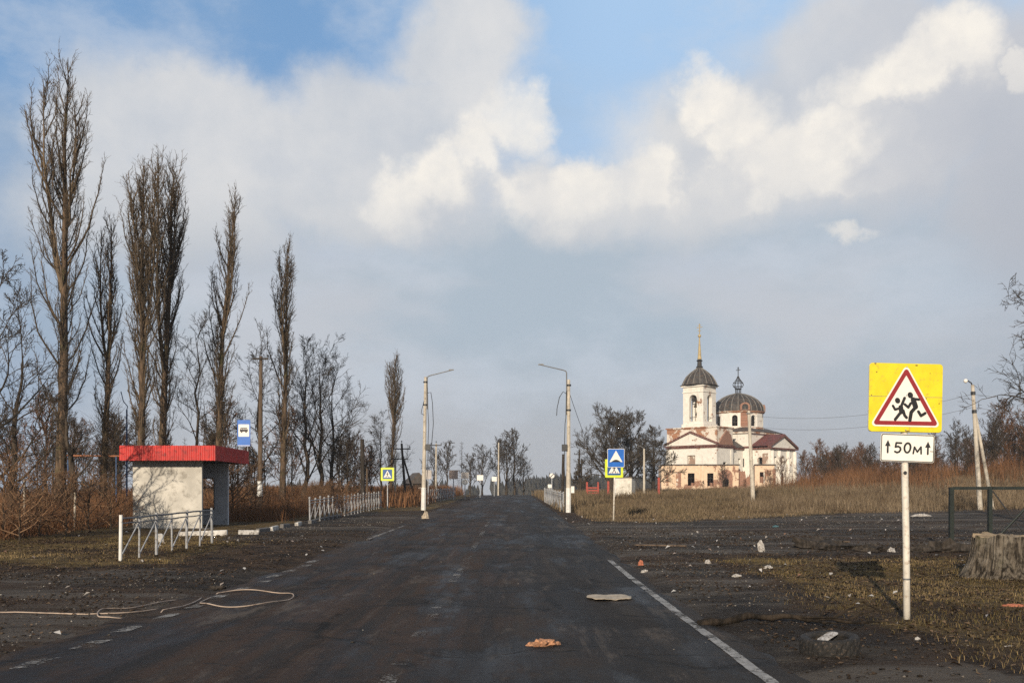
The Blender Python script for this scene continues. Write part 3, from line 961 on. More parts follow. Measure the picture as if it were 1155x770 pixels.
def larch_mesh(seed, H=12.):
    r = random.Random(seed)
    tr = Tubes(); cr = Tubes()
    pts = [(r.uniform(-.04, .04)*i/3, r.uniform(-.04, .04)*i/3, H*i/9) for i in range(10)]
    tr.add(pts, [.016*H*(1-i/9)**.9*.62+.012 for i in range(10)], 6)
    nl = 70
    for i in range(nl):
        t = .18 + .8*(i/nl)
        p, d = at_(pts, t)
        az = r.uniform(0, 2*PI)
        L = H*.2*(1.02-t)*r.uniform(.6, 1.2) + .25
        bp, bd = grow(r, p, vnorm((math.cos(az), math.sin(az), r.uniform(-.1, .35))), L, 5, .22, .05)
        cr.add(bp, [.018*(1-j/4)+.006 for j in range(5)], 3)
        for k in range(max(3, int(L*5))):
            q, qd = at_(bp, r.uniform(.1, 1))
            sp, _ = grow(r, q, tilt(qd, perp(qd, r), R(r.uniform(30, 70))), r.uniform(.15, .5), 3, .3, -.02)
            cr.add(sp, [.009, .007, .004], 3)
    return tr.mesh('trunk', M['dark_bark']), cr.mesh('crown', M['twig'])

def place_tree(name, meshes, x, y, label, cat='tree', group=None, rz=0, s=1.0, sz=None, lean=(0, 0), sink=.08):
    t = thing(name, label, cat, (x, y, g(x, y) - sink), rz, group)
    t.rotation_euler = (lean[0], lean[1], rz)
    t.scale = (s, s, sz or s)
    tr, cr = meshes
    link('trunk', tr, t); link('crown', cr, t)
    return t

def Hof(px, py, D):
    x = X(px, D)
    return Z(py, D) - g(x, D)

# named poplars
def pop(px, pxt, pyt, D, label, seed, **kw):
    H = Hof(px, pyt, D)/1.0
    x = X(px, D)
    ln = X(pxt, D) - x
    ms = poplar_mesh(seed, H=H, lean=ln/H, **kw)
    return place_tree('poplar_tree', ms, x, D, label, 'tree', 'bare poplars behind the bus shelter')
pop(66, 84, 62, 55, 'tallest bare poplar with a forked narrow top', 101, width=1.0, leaders=3, limbs=72, low=.11)
pop(115, 131, 246, 58, 'thin shaggy poplar between the tallest one and the twin pair', 102, width=.8, leaders=2, limbs=62, low=.1, shag=1.3)
pop(157, 165, 186, 56, 'denser stem of the twin poplars rising directly behind the shelter roof', 103, width=.75, leaders=3, limbs=92, low=.06)
pop(179, 196, 178, 59, 'second twin poplar behind the shelter, with an open ragged top', 104, width=.85, leaders=3, limbs=92, low=.06)
pop(243, 258, 222, 62, 'slender poplar behind the bus stop sign on the roof', 105, width=.85, leaders=2, limbs=74, low=.07)
pop(318, 325, 272, 68, 'narrow pointed poplar between the wooden pole and the bushy trees', 106, width=.7, leaders=2, limbs=64, low=.1)
pop(440, 447, 400, 112, 'lone far poplar beside the crossing sign', 107, width=1.05, leaders=3, limbs=80, low=.06)

def broad(px, pyt, D, label, seed, name='bare_tree', group=None, **kw):
    H = Hof(px, pyt, D)
    ms = broad_mesh(seed, H=H, **kw)
    return place_tree(name, ms, X(px, D), D, label, 'tree', group)
broad(-12, 275, 36, 'dark spreading tree cut by the picture edge beyond the brush', 201, trunk=.2, limbs=11, spread=62, r0=.17, lenk=.40, lean=(.03, 0))
broad(8, 335, 40, 'thin dark tree with long low slanting branches beside the tallest poplar', 202, trunk=.22, limbs=8, spread=70, r0=.14, lenk=.44, lean=(.07, 0), kids=(5, 5, 4))
broad(86, 420, 54, 'leaning trunk with short side branches just behind the brush', 203, trunk=.3, limbs=9, spread=60, r0=.24, lenk=.3, lean=(-.09, 0))
broad(222, 330, 66, 'thin crooked tree between the twin poplars and the slender poplar', 204, trunk=.3, limbs=12, spread=50, r0=.13, lenk=.28)
broad(292, 366, 72, 'tall loose tree just behind the wooden power pole', 205, trunk=.25, limbs=12, spread=45, r0=.16, lenk=.30)
broad(345, 372, 72, 'bushy upright tree touching the narrow pointed poplar', 206, trunk=.15, limbs=14, spread=38, r0=.18, lenk=.32, up=.10)
broad(362, 376, 75, 'many stemmed bare tree nearest the end of the long barrier', 207, trunk=.12, limbs=14, spread=48, r0=.18, lenk=.36, up=.08)
broad(375, 400, 80, 'wide thin tree overhanging the dark leaning wire pole', 208, trunk=.15, limbs=12, spread=55, r0=.16, lenk=.36)
broad(392, 478, 76, 'low dark bush at the foot of the many stemmed tree', 209, name='bare_bush', trunk=.05, limbs=16, spread=65, r0=.1, lenk=.45, kids=(7, 6, 4))
broad(430, 468, 100, 'scrubby low tree at the base of the lone far poplar', 210, trunk=.1, limbs=14, spread=55, r0=.12, lenk=.4)

# big dark trees left of the church
broad(690, 462, 142, 'largest dense dark bare tree between the speed hump sign and church', 221, trunk=.10, limbs=20, spread=66, r0=.42, lenk=.46, kids=(9, 8, 6), fine=.013, twigmat='dense_twig')
broad(712, 466, 150, 'dense dark tree rising behind the white kiosk', 222, trunk=.12, limbs=18, spread=62, r0=.36, lenk=.44, kids=(9, 8, 6), fine=.013, twigmat='dense_twig')
broad(737, 480, 152, 'rounded dark tree nearest the ruined annex', 223, trunk=.12, limbs=18, spread=60, r0=.32, lenk=.36, kids=(9, 8, 6), fine=.013, twigmat='dense_twig')
broad(655, 520, 150, 'low dark tree at the foot of the largest dense tree', 224, trunk=.1, limbs=14, spread=62, r0=.2, lenk=.42, kids=(7, 6, 5), fine=.018, twigmat='dense_twig')
# right edge tree whose boughs reach into the picture
broad(1202, 282, 40, 'gnarled bare tree reaching in from the picture edge beside the gate', 231, trunk=.42, limbs=12, spread=80, r0=.22, lenk=.36, kids=(7, 6, 5), up=.0, bend=.35)

# far trees along the road
far_a = broad_mesh(301, H=10, trunk=.18, limbs=12, spread=45, r0=.2, fine=.016, kids=(6, 5, 4))
far_b = broad_mesh(302, H=10, trunk=.3, limbs=11, spread=42, r0=.17, fine=.016, kids=(6, 5, 4), lenk=.36)
far_c = larch_mesh(303, 10)
sap_a = broad_mesh(304, H=6, trunk=.1, limbs=12, spread=42, r0=.06, fine=.010, kids=(6, 5, 3), up=.09, twigmat='red_twig', lenk=.45)
sap_b = broad_mesh(305, H=6, trunk=.15, limbs=10, spread=35, r0=.055, fine=.010, kids=(6, 5, 3), up=.12, lenk=.42)
sap_c = broad_mesh(306, H=6, trunk=.25, limbs=10, spread=40, r0=.07, fine=.010, kids=(6, 5, 3), up=.06, lenk=.40)
FAR = [
    (490, 506, 150, far_a, 'dark far tree showing right behind the lamp post with the black box'),
    (504, 497, 158, far_b, 'thin tall far tree between the pink backed sign and the lamp post'),
    (521, 499, 165, far_c, 'dark conical far tree behind the round white sign'),
    (530, 512, 160, far_a, 'lower dark far tree filling the gap behind the round sign'),
    (544, 503, 170, far_a, 'rounded far tree standing alone above the square white sign'),
    (563, 495, 175, far_b, 'slim far tree touching the thin pale pole near the crest'),
    (571, 489, 172, far_a, 'middle one of the tall far trees at the road crest'),
    (580, 484, 176, far_b, 'tallest far tree at the road crest'),
    (591, 516, 180, far_a, 'rounded low far tree closest to the vanishing road'),
]
for i, (px, py, D, ms, lab) in enumerate(FAR):
    H = Hof(px, py, D)
    place_tree('far_tree', ms, X(px, D), D, lab, 'tree', 'far bare trees along the road', rz=i*1.7, s=H/10*1.04)

# undergrowth trees behind the left brush
lr = random.Random(5)
kinds = [far_b, far_c, sap_b, sap_a, sap_c, far_c]
for i in range(58):
    px = lr.uniform(-30, 420); D = lr.uniform(72, 118)
    py = lr.uniform(445, 505) if px < 330 else lr.uniform(480, 520)
    ms = lr.choice(kinds)
    x = X(px, D); H = Z(py, D) - g(x, D)
    hh = 6. if ms in (sap_a, sap_b, sap_c) else 10.
    place_tree('thicket_tree', ms, x, D, 'thin bare tree of the grey thicket beyond the poplars', 'tree', 'thicket trees beyond the poplars', rz=lr.uniform(0, 6), s=H/hh)
# brush and saplings of the right slope
for i in range(120):
    px = lr.uniform(905, 1190)
    near = max(0, (px - 1000)/190)
    D = lr.uniform(88, 132)
    py = lr.uniform(502, 530) - near*lr.uniform(5, 75)
    if px < 985: py = lr.uniform(497, 528); D = lr.uniform(125, 170)
    ms = lr.choice([sap_a, sap_a, sap_b, sap_c])
    x = X(px, D); H = max(2.2, Z(py, D) - g(x, D))
    place_tree('sapling', ms, x, D, 'thin bare sapling of the brown scrub crowning the grassy slope', 'tree', 'saplings on the grassy slope', rz=lr.uniform(0, 6), s=H/6)

# shrubs in front of the brush, and off to the side
shrubs = [broad_mesh(311+i, H=2.2, trunk=.02, limbs=16, spread=62, r0=.02, fine=.005, kids=(6, 5, 4), up=.03, bend=.25, twigmat='straw_twig', lenk=.8, levels=3) for i in range(3)]
SH = [(4, 34, 1.15, 'arching dry shrub nearest the picture edge beside the brush'), (22, 33.5, 1.0, 'pale dry shrub with long arching stems before the brush'), (45, 36, 1.05, 'tangled dry shrub before the tallest poplar'),
      (75, 36, .9, 'low dry shrub before the leaning trunk'), (100, 38, 1.0, 'dry shrub between the near barrier and the thin shaggy poplar'), (125, 41, .9, 'dry shrub growing up to the shelter wall')]
for i, (px, D, s, lab) in enumerate(SH):
    place_tree('dry_shrub', shrubs[i % 3], X(px, D), D, lab, 'shrub', 'dry shrubs before the brush', rz=i*1.3, s=s, sink=.02)
place_tree('brush_shrub', shrubs[1], -13.9, 49.5, 'tall dry shrub seen through the window hole of the bus shelter', 'shrub', 'shrubs behind the long barrier', s=1.35, sink=.02)
place_tree('brush_shrub', shrubs[2], -14.9, 51.5, 'tall dry shrub hidden half behind the far shelter wall', 'shrub', 'shrubs behind the long barrier', rz=2, s=1.45, sink=.02)
for i in range(10):
    px = lr.uniform(275, 400); D = lr.uniform(50, 66)
    place_tree('brush_shrub', shrubs[i % 3], X(px, D), D, 'reddish dry shrub in the brush behind the long barrier', 'shrub', 'shrubs behind the long barrier', rz=i*2.1, s=lr.uniform(.7, .95), sink=.02)

# far wood beyond the crest: one mass
def far_wood():
    r = random.Random(77)
    T = Tubes()
    for i in range(420):
        px = r.uniform(560, 1300) if i % 3 else r.uniform(585, 680)
        D = r.uniform(520, 800)
        x = X(px, D)
        if i % 5 == 0:
            x = X(r.uniform(-250, 560), D)
        H = r.uniform(8, 15)*D/700
        z = g(x, D) - .5
        for k in range(9):
            hh = H*r.uniform(.5, 1)
            ox, oy = r.uniform(-3.5, 3.5), r.uniform(-3, 3)
            T.add([(x+ox*.5, D+oy, z), (x+ox, D+oy, z+hh*.45), (x+ox*1.1, D+oy, z+hh)], [1.3, 1.7, .12], 5)
    me = T.mesh('far_wood', M['far_trees'])
    tag(link('far_wood', me), 'low blue grey wood on the horizon beyond the road crest', 'woods', kind='stuff')
far_wood()

# ------------------------------------------------------------------ bus shelter
def bus_shelter():
    x0, x1, y0, y1 = -16.0, -13.08, 42.0, 46.0
    zb = g(-14.5, 43)
    t = thing('bus_shelter', 'concrete bus shelter with a red corrugated tin roof edge', 'bus shelter', (-14.54, 44, zb))
    def L(x, y): return (x + 14.54, y - 44)
    H = 2.86
    a = L(x0, y0); b = L(x1, y1)
    MB().box(((a[0]+b[0])/2, a[1]+.08, H/2-.1), (b[0]-a[0], .16, H+.2)).build('near_wall', M['concrete_wall'], t, bevel=.012)
    MB().box((a[0]+.08, (a[1]+b[1])/2, H/2-.1), (.16, b[1]-a[1]-.33, H+.2)).build('back_wall', M['concrete_wall'], t)
    # far wall with a window hole
    w = MB(); wy = b[1]-.08; W = b[0]-a[0]
    h0, h1, zz0, zz1 = b[0]-1.55, b[0]-.62, .75, 2.2
    for (xa, xb, za, zb_) in ((a[0], h0, -.1, H), (h1, b[0], -.1, H), (h0, h1, -.1, zz0), (h0, h1, zz1, H)):
        w.box(((xa+xb)/2, wy, (za+zb_)/2), (xb-xa-.002, .16, zb_-za-.002))
    fw = w.build('far_wall', M['shaded_wall'], t)
    f = MB()
    f.box(((h0+h1)/2, wy-.02, zz0+.02), (h1-h0, .1, .04)); f.box(((h0+h1)/2, wy-.02, zz1-.02), (h1-h0, .1, .04))
    f.box((h0+.02, wy-.02, (zz0+zz1)/2), (.04, .1, zz1-zz0-.09)); f.box((h1-.02, wy-.02, (zz0+zz1)/2), (.04, .1, zz1-zz0-.09))
    f.box(((h0+h1)/2, wy-.02, 1.75), (h1-h0-.09, .05, .04))
    f.build('window_frame', M['dark_steel'], fw)
    # bench inside
    bn = MB().box((a[0]+.5, 0, .45), (.4, 2.6, .05))
    bn.box((a[0]+.5, -1.0, .2), (.3, .08, .44)); bn.box((a[0]+.5, 1.0, .2), (.3, .08, .44))
    bn.build('bench', M['dark_wood'], t)
    # roof slab and corrugated fascia
    rx0, rx1, ry0, ry1 = L(-16.25, 0)[0], L(-12.28, 0)[0], L(0, 41.2)[1], L(0, 46.45)[1]
    zb2, zt = H, H + .60
    rf = MB().box(((rx0+rx1)/2, (ry0+ry1)/2, zb2+.06), (rx1-rx0-.1, ry1-ry0-.1, .12)).build('roof', M['soffit'], t)
    MB().box(((rx0+rx1)/2, (ry0+ry1)/2, zt-.06), (rx1-rx0-.12, ry1-ry0-.12, .06)).build('roof_deck', M['red_tin_roof'], rf)
    def fascia(p, q, nrm, name):
        n = int(math.dist(p, q)/.045)
        vs = []
        for i in range(n+1):
            s = i/n; k = (.018 if (i % 4) in (1, 2) else 0) 
            kz = .006*math.sin(i*1.7)
            xx = p[0]+(q[0]-p[0])*s + nrm[0]*k; yy = p[1]+(q[1]-p[1])*s + nrm[1]*k
            vs += [(xx, yy, zb2-.02+kz), (xx, yy, zt+kz)]
        fs = [(2*i, 2*i+2, 2*i+3, 2*i+1) for i in range(n)]
        o = MB().add(vs, fs).build(name, M['red_tin'], rf)
        m = o.modifiers.new('thick', 'SOLIDIFY'); m.thickness = .006
    fascia((rx0, ry0), (rx1, ry0), (0, -1), 'fascia')
    fascia((rx1, ry0+.01), (rx1, ry1), (1, 0), 'fascia')
    fascia((rx0, ry1), (rx0, ry0+.01), (-1, 0), 'fascia')
    fascia((rx1, ry1+.01), (rx0, ry1+.01), (0, 1), 'fascia')
    MB().box((.15, -.1, -.06), (3.6, 5.0, .16)).build('plinth', M['concrete_slab'], t, bevel=.02)
    return zb, zb + zt
zb, zroof = bus_shelter()

def bus_sign():
    D = 45.4; x = X(275, D); z = zroof - .03
    t = thing('bus_stop_sign', 'blue and white bus stop sign standing on the shelter roof', 'sign', (x, D, z), R(4))
    for s in (-.17, .17):
        MB().cyl((s, .03, -.02), (s, .03, .5), .02, n=8).build('leg', M['galv'], t)
    w, h = .58, 1.2; zc = .20 + h/2
    b = MB().prism(rrect(0, zc, w, h, .03), 0, .02).build('board', M['sign_blue'], t)
    MB().prism(rrect(0, zc+.12, w-.10, .56, .02), -.004, -.0005).build('white_panel', M['sign_white'], b)
    s = MB()
    s.prism(rrect(0, zc+.12, .36, .10, .02), -.010, -.0045)
    s.prism(rrect(0, zc+.22, .30, .045, .01), -.010, -.0045)
    for xx in (-.15, -.05, .05, .15):
        s.prism(rrect(xx, zc+.185, .018, .045, .002), -.009, -.0045)
    s.disc((-.1, zc+.06), .04, .04, -.0115, -.0045); s.disc((.1, zc+.06), .04, .04, -.0115, -.0045)
    s.build('bus_symbol', M['sign_black'], b)
    MB().prism(rrect(0, zc-h/2+.03, w-.04, .025, .004), -.004, -.0005).build('white_line', M['sign_white'], b)
bus_sign()

# ------------------------------------------------------------------ pedestrian barriers
def barrier(p0, p1, label, n, first_white=False, h=1.12, main=2, ball=False, xbrace=False):
    Lx = math.dist(p0, p1); a = math.atan2(p1[1]-p0[1], p1[0]-p0[0])
    t = thing('pedestrian_barrier', label, 'barrier', (p0[0], p0[1], 0), 0, 'pedestrian barriers along the road')
    def P(s, z):
        x = (p1[0]-p0[0])*s; y = (p1[1]-p0[1])*s
        return (x, y, g(p0[0]+x, p0[1]+y) + z)
    r_ = random.Random(int(p0[1]*10))
    for i in range(n):
        s = i/(n-1); big = (i % main == 0) or i == n-1
        lx = r_.uniform(-.02, .02)
        top = h + (.05 if big else -.02) + r_.uniform(-.01, .01)
        b, c = P(s, -.12), P(s, top)
        c = (c[0]+lx, c[1], c[2])
        r = .040 if big else .027
        if i == 0 and first_white: r = .044
        m = MB().cyl(b, c, r, n=8)
        if ball:
            m.lathe([(0.005, c[2]-.01), (.05, c[2]+.02), (.055, c[2]+.05), (.04, c[2]+.09), (.004, c[2]+.105)], 8, (c[0], c[1]))
        m.build('post', M['white_paint'] if (i == 0 and first_white) else M['barrier_paint'], t, smooth=False)
    for z in (h-.03, h-.16):
        k = 1 if z == h-.03 else 2
        m = MB()
        m.tube([P(i/(2*n-2), z + r_.uniform(-.012, .012)) for i in range(2*n-1)], .023 if k == 1 else .017, 6)
        m.build('rail', M['rail_dark'] if not ball else M['barrier_paint'], t)
    if ball:
        MB().tube([P(i/(n-1), .14) for i in range(n)], .017, 6).build('rail', M['barrier_paint'], t)
    for i in range(n-1):
        b0, c0 = P(i/(n-1), .10), P((i+1)/(n-1), h-.18)
        MB().cyl((b0[0]-.012, b0[1], b0[2]), (c0[0]-.012, c0[1], c0[2]), .019, n=6).build('brace', M['barrier_paint'], t)
        if xbrace:
            b0, c0 = P(i/(n-1), h-.18), P((i+1)/(n-1), .10)
            MB().cyl((b0[0]+.022, b0[1], b0[2]), (c0[0]+.022, c0[1], c0[2]), .015, n=6).build('brace', M['barrier_paint'], t)
barrier((-9.6, 24.4), (-9.55, 31.7), 'short barrier of slanting bars before the concrete shelter wall', 7, True)
barrier((-9.62, 47.4), (-9.6, 73), 'long pale barrier running from the kerb to the crossing sign', 22, False, 1.12, 2, True, True)
barrier((-7.6, 86), (-6.3, 110), 'distant pale barrier beginning at the lamp post with the black box', 18, False, 1.15, 2, True, True)
barrier((3.35, 64.5), (3.0, 92), 'pale barrier across the road, seen almost end on by a lamp post', 18, False, 1.15, 2, True, True)

# kerb stones at the lay-by
KB = [(-11.35, 36.6, 1.75, 4, 'kerb', 'long whitewashed kerb stone nearest the short barrier'),
      (-9.95, 37.6, .75, 20, 'kerb', 'short whitewashed kerb stone touching the long one'),
      (-9.9, 39.6, .9, 75, 'kerb_dark', 'bare dark kerb stone between white ones'),
      (-9.85, 41.2, .9, 88, 'kerb', 'lone whitewashed kerb stone midway to the long barrier'),
      (-9.8, 43.0, 1.0, 86, 'kerb_dark', 'bare kerb stone sunk in mud before the long barrier'),
      (-9.7, 45.2, .9, 92, 'kerb', 'whitewashed kerb stone at the corner of the long barrier'),
      (-9.55, 47.6, 1.0, 88, 'kerb_dark', 'grey kerb stone along the foot of the long barrier')]
for x, y, L_, a, mt, lab in KB:
    o = MB().box((0, 0, .03), (L_, .17, .26)).build('kerb_stone', M[mt], None, bevel=.025)
    o.location = (x, y, gm(x, y)); o.rotation_euler = (R(rnd.uniform(-4, 4)), R(rnd.uniform(-3, 3)), R(a))
    tag(o, lab, 'kerb', 'kerb stones of the lay-by')
o = MB().box((0, 0, .12), (.22, .25, .34), top=.8).build('stone_block', M['kerb'], None, bevel=.03)
o.location = (-9.0, 33.0, gm(-9.0, 33.0)); o.rotation_euler = (.08, -.1, .5)
tag(o, 'small white stone block seen through the short barrier', 'stone')
o.location = (X(181, 33.), 33, gm(X(181, 33.), 33))

# ------------------------------------------------------------------ lamp posts
def lamp_post(px_b, px_t, D, py_top, side, label, boxz, arm_px, arm_py, extra=False):
    x = X(px_b, D); zb = g(x, D)
    t = thing('street_lamp', label, 'lamp post', (x, D, zb), 0, 'concrete street lamps at the crossing')
    h = Z(py_top, D) - zb; ln = X(px_t, D) - x
    pole = MB().cyl((0, 0, -.3), (ln, 0, h), .155, .095, 8, rot=PI/8).build('pole', M['pole_concrete'], t)
    MB().cyl((-.0005, 0, .0), (ln*1.55/h, 0, 1.55), .165, .160, 8, rot=PI/8).build('white_band', M['white_paint'], pole)
    ax = ln*.92 + side*.13
    top = Z(arm_py[0], D) - zb
    ex, ez = X(arm_px, D) - x, Z(arm_py[1], D) - zb
    arm = MB().tube([(ax, 0, h-2.2), (ax, 0, h-.6), (ax, 0, top-.12), (ax+side*.06, 0, top-.02), (ax+side*.22, 0, top+.04), (ex, 0, ez)], [.035, .035, .035, .035, .034, .03], 8)
    arm = arm.build('bracket_arm', M['arm_steel'], t)
    MB().box((ex - side*.12, 0, ez), (.34, .1, .07)).build('lamp_stub', M['arm_steel'], arm)
    for z in (h-1.9, h-.35):
        MB().cyl((ln*z/h, 0, z-.05), (ln*z/h, 0, z+.05), .15, n=10).build('clamp', M['dark_steel'], pole)
    bx = ln*boxz/h + side*.25
    MB().box((bx, -.05, boxz), (.34, .26, .42)).build('cable_box', M['dark_steel'], t, bevel=.02)
    c = MB(); q = side
    c.tube([(bx, -.04, boxz+.2), (ax+q*.10, -.04, boxz+1.5), (ax+q*.05, -.04, h-2.4), (ax+q*.02, -.04, h-.7)], .022, 6)
    c.tube([(bx, -.04, boxz-.2), (ln*.3+q*.26, -.02, boxz-1.2), (ln*.2+q*.18, -.06, 1.6), (q*.17, -.05, 0)], .022, 6)
    c.build('riser_cable', M['black_rubber'], t)
    return t, x, zb, h, ln, ax
t, x, zb, h, ln, ax = lamp_post(477.5, 480, 68, 425, 1, 'concrete lamp post on the verge beyond the blue crossing sign', 4.3, 511, (424, 417))
m = MB(); 
m.tube([(ax+.02, -.06, h-1.1), (ax+.25, -.06, h-1.05), (ax+.36, -.06, h-1.8), (ax+.42, -.06, h-3.2), (ax+.32, -.06, h-4.4), (ax+.3, -.06, h-5.0)], .022, 6)
m.tube([(ax-.2, -.08, h-1.6), (ax-.36, -.1, h-2.2), (ax-.42, -.1, h-2.5), (ax-.2, -.1, h-2.6)], .02, 6)
m.build('loose_cable', M['black_rubber'], t)
t, x, zb, h, ln, ax = lamp_post(641, 641.5, 62, 428, -1, 'concrete lamp post with drooping cables on the church side of the road', 4.05, 608, (418, 411))
m = MB()
m.tube([(ax, -.06, h-.9), (ax-.22, -.06, h-.75), (ax-.45, -.06, h-1.1), (ax-.6, -.06, h-1.8), (ax-.62, -.06, h-2.2), (ax-.66, -.06, h-2.25)], .022, 6)
m.build('loose_cable', M['black_rubber'], t)
MB().box((.27, -.02, 1.2+.25), (.2, .16, .42)).build('meter_box', M['sign_white'], t, bevel=.01)
# service wire from that post to the dark trees
def wire(p, q, sag, r=.012, n=24):
    p = Vector(p); q = Vector(q)
    return [tuple(p.lerp(q, i/n) - Vector((0, 0, sag*4*(i/n)*(1-i/n)))) for i in range(n+1)]
o = MB().tube(wire((X(643, 62), 62, Z(445, 62)), (X(690, 140), 140, Z(520, 140)), 2.2), .016, 5).build('service_wire', M['black_rubber'])
tag(o, 'sagging black wire from the lamp post to the dark trees', 'wire')

# ------------------------------------------------------------------ utility poles
def pole(px_b, px_t, D, py_top, label, mat='pole_wood', r=(.14, .09), arm=None, band=None, name='power_pole', strut=None):
    x = X(px_b, D); zb = g(x, D)
    t = thing(name, label, 'pole', (x, D, zb), 0)
    h = Z(py_top, D) - zb; ln = X(px_t, D) - x
    p = MB().cyl((0, 0, -.3), (ln, 0, h), r[0], r[1], 9).build('shaft', M[mat], t)
    if band:
        MB().cyl((ln*band[0]/h, 0, band[0]), (ln*band[1]/h, 0, band[1]), r[0]+.008, r[0]*.9+.006, 9).build('white_band', M['white_paint'], p)
    if arm:
        for (dz, w) in arm:
            z = h - dz; xx = ln*z/h
            a = MB().box((xx, -.13, z), (w, .1, .1)).build('crossarm', M['dark_wood'], t)
            for s in (-.46, .46):
                MB().lathe([(.012, z+.03), (.012, z+.12), (.055, z+.13), (.06, z+.19), (.035, z+.25), (.005, z+.27)], 8, (xx+s*w, -.13)).build('insulator', M['dark_steel'], a)
        MB().lathe([(.012, h-.02), (.012, h+.12), (.055, h+.13), (.06, h+.2), (.035, h+.26), (.005, h+.28)], 8, (ln, 0)).build('insulator', M['dark_steel'], p)
    if strut:
        MB().cyl((strut[0], strut[1], -.3), (ln*.85, .12, h*.88), .11, .08, 8).build('strut', M[mat], t)
    return t, x, zb, h, ln
pole(293, 294.5, 60, 402, 'tall wooden power pole with crossarm rising beside the bus stop sign', 'pole_wood', (.17, .10), [(.15, .95)], (1.1, 2.0))
pole(409.5, 408.5, 70, 495, 'short dark pole behind the middle of the long barrier', 'dark_wood', (.17, .14))
pole(414, 414, 72, 553-25, 'thin low post touching the short dark pole', 'pole_wood', (.08, .06), name='old_post')
# trestle pole near the far poplar
t, x, zb, h, ln = pole(458, 453, 92, 500, 'dark leaning trestle pole with crossarm near the far poplar', 'dark_wood', (.13, .1), [(.5, 1.6)])
MB().cyl((1.0, .1, -.2), (ln*.8, .1, h*.8), .10, .08, 8).build('strut', M['dark_wood'], t)
MB().cyl((-1.0, .05, -.2), (-1.0, .05, h*.72), .10, .09, 8).build('side_post', M['pole_concrete'], t)
MB().box((-.6, -.06, h*.74), (1.6, .1, .1)).build('crossbeam', M['dark_wood'], t)
pole(491.5, 492, 108, 500, 'slim pale pole right behind the distant barrier', 'pole_concrete', (.12, .09), [(.2, 1.2)])
pole(562, 562.5, 140, 499, 'pale thin pole standing at the road crest', 'pole_concrete', (.12, .09))
pole(634, 635.5, 78, 512, 'dark wooden post just behind the barrier across the road', 'dark_wood', (.13, .11), None, None, 'old_post')
pole(653, 653.5, 150, 507, 'far crossarm pole between lamp post and dark trees', 'dark_wood', (.15, .12), [(.7, 1.6)])
pole(656, 656, 160, 517, 'far plain pole close beside the crossarm pole', 'dark_wood', (.13, .12))
t, x, zb, h, ln = pole(726.5, 726.5, 118, 506, 'pale lamp pole between the white kiosk and the church', 'pole_concrete', (.15, .11), name='street_lamp')
MB().tube([(0, 0, h-.4), (-.02, 0, h+.05), (-.45, 0, h+.35), (-.7, 0, h+.36)], .05, 6).build('bracket_arm', M['arm_steel'], t)
t, x, zb, h, ln = pole(850, 844.5, 74, 463, 'leaning concrete pole in front of the church', 'pole_concrete', (.17, .11))
MB().box((ln*.97, -.12, h*.97), (.5, .08, .08)).build('crossarm', M['arm_steel'], t)
P850 = (x+ln*.97, 74, zb+h*.97)
t, x, zb, h, ln = pole(1106, 1097, 60, 434, 'concrete lamp pole with raking strut on the grassy slope', 'pole_concrete', (.15, .10), None, None, 'street_lamp', (1.05, .5))
MB().tube([(ln, 0, h-1.0), (ln, 0, h-.1), (ln-.08, 0, h+.12), (ln-.30, 0, h+.26)], .04, 8).build('bracket_arm', M['dark_steel'], t)
MB().lathe([(.03, -.16), (.11, -.10), (.13, 0), (.08, .08), (.01, .1)], 10).build('lamp_head', M['sign_white'], t, True).location = (ln-.42, 0, h+.27)
for k in (.5, 1.6):
    MB().cyl((ln*(h-k)/h, 0, h-k-.1), (ln*(h-k)/h, 0, h-k+.1), .14, n=9).build('clamp', M['dark_steel'], t)
P1100 = (x+ln, 60, zb+h)
for i, (dz, lab) in enumerate(((-.35, 'upper power wire running from the leaning pole past the church'), (-1.15, 'lower power wire running from the leaning pole past the church'))):
    o = MB().tube(wire((P850[0], P850[1], P850[2]+dz+.2), (P1100[0], P1100[1], P1100[2]+dz-.2), .7), .010, 5).build('power_wire', M['rail_dark'])
    tag(o, lab, 'wire', 'power wires to the grassy slope')
    o = MB().tube(wire((P1100[0], P1100[1], P1100[2]+dz-.2), (P1100[0]+32, 62, P1100[2]+dz-1.2), .8), .010, 5).build('power_wire', M['rail_dark'])
    tag(o, ('upper' if i == 0 else 'lower') + ' power wire leaving the lamp pole toward the gnarled tree', 'wire', 'power wires to the grassy slope')
# thin posts in the left brush
for px, D, py, lab in ((27, 40, 540, 'weathered pale stake in the brush near the edge shrub'), (84, 42, 555, 'whitened stub post in the brush below the leaning trunk')):
    x = X(px, D); zb = g(x, D)
    o = MB().cyl((0, 0, -.2), (.03, 0, Z(py, D)-zb), .05, .045, 8).build('old_post', M['pole_concrete'])
    o.location = (x, D, zb); tag(o, lab, 'post')
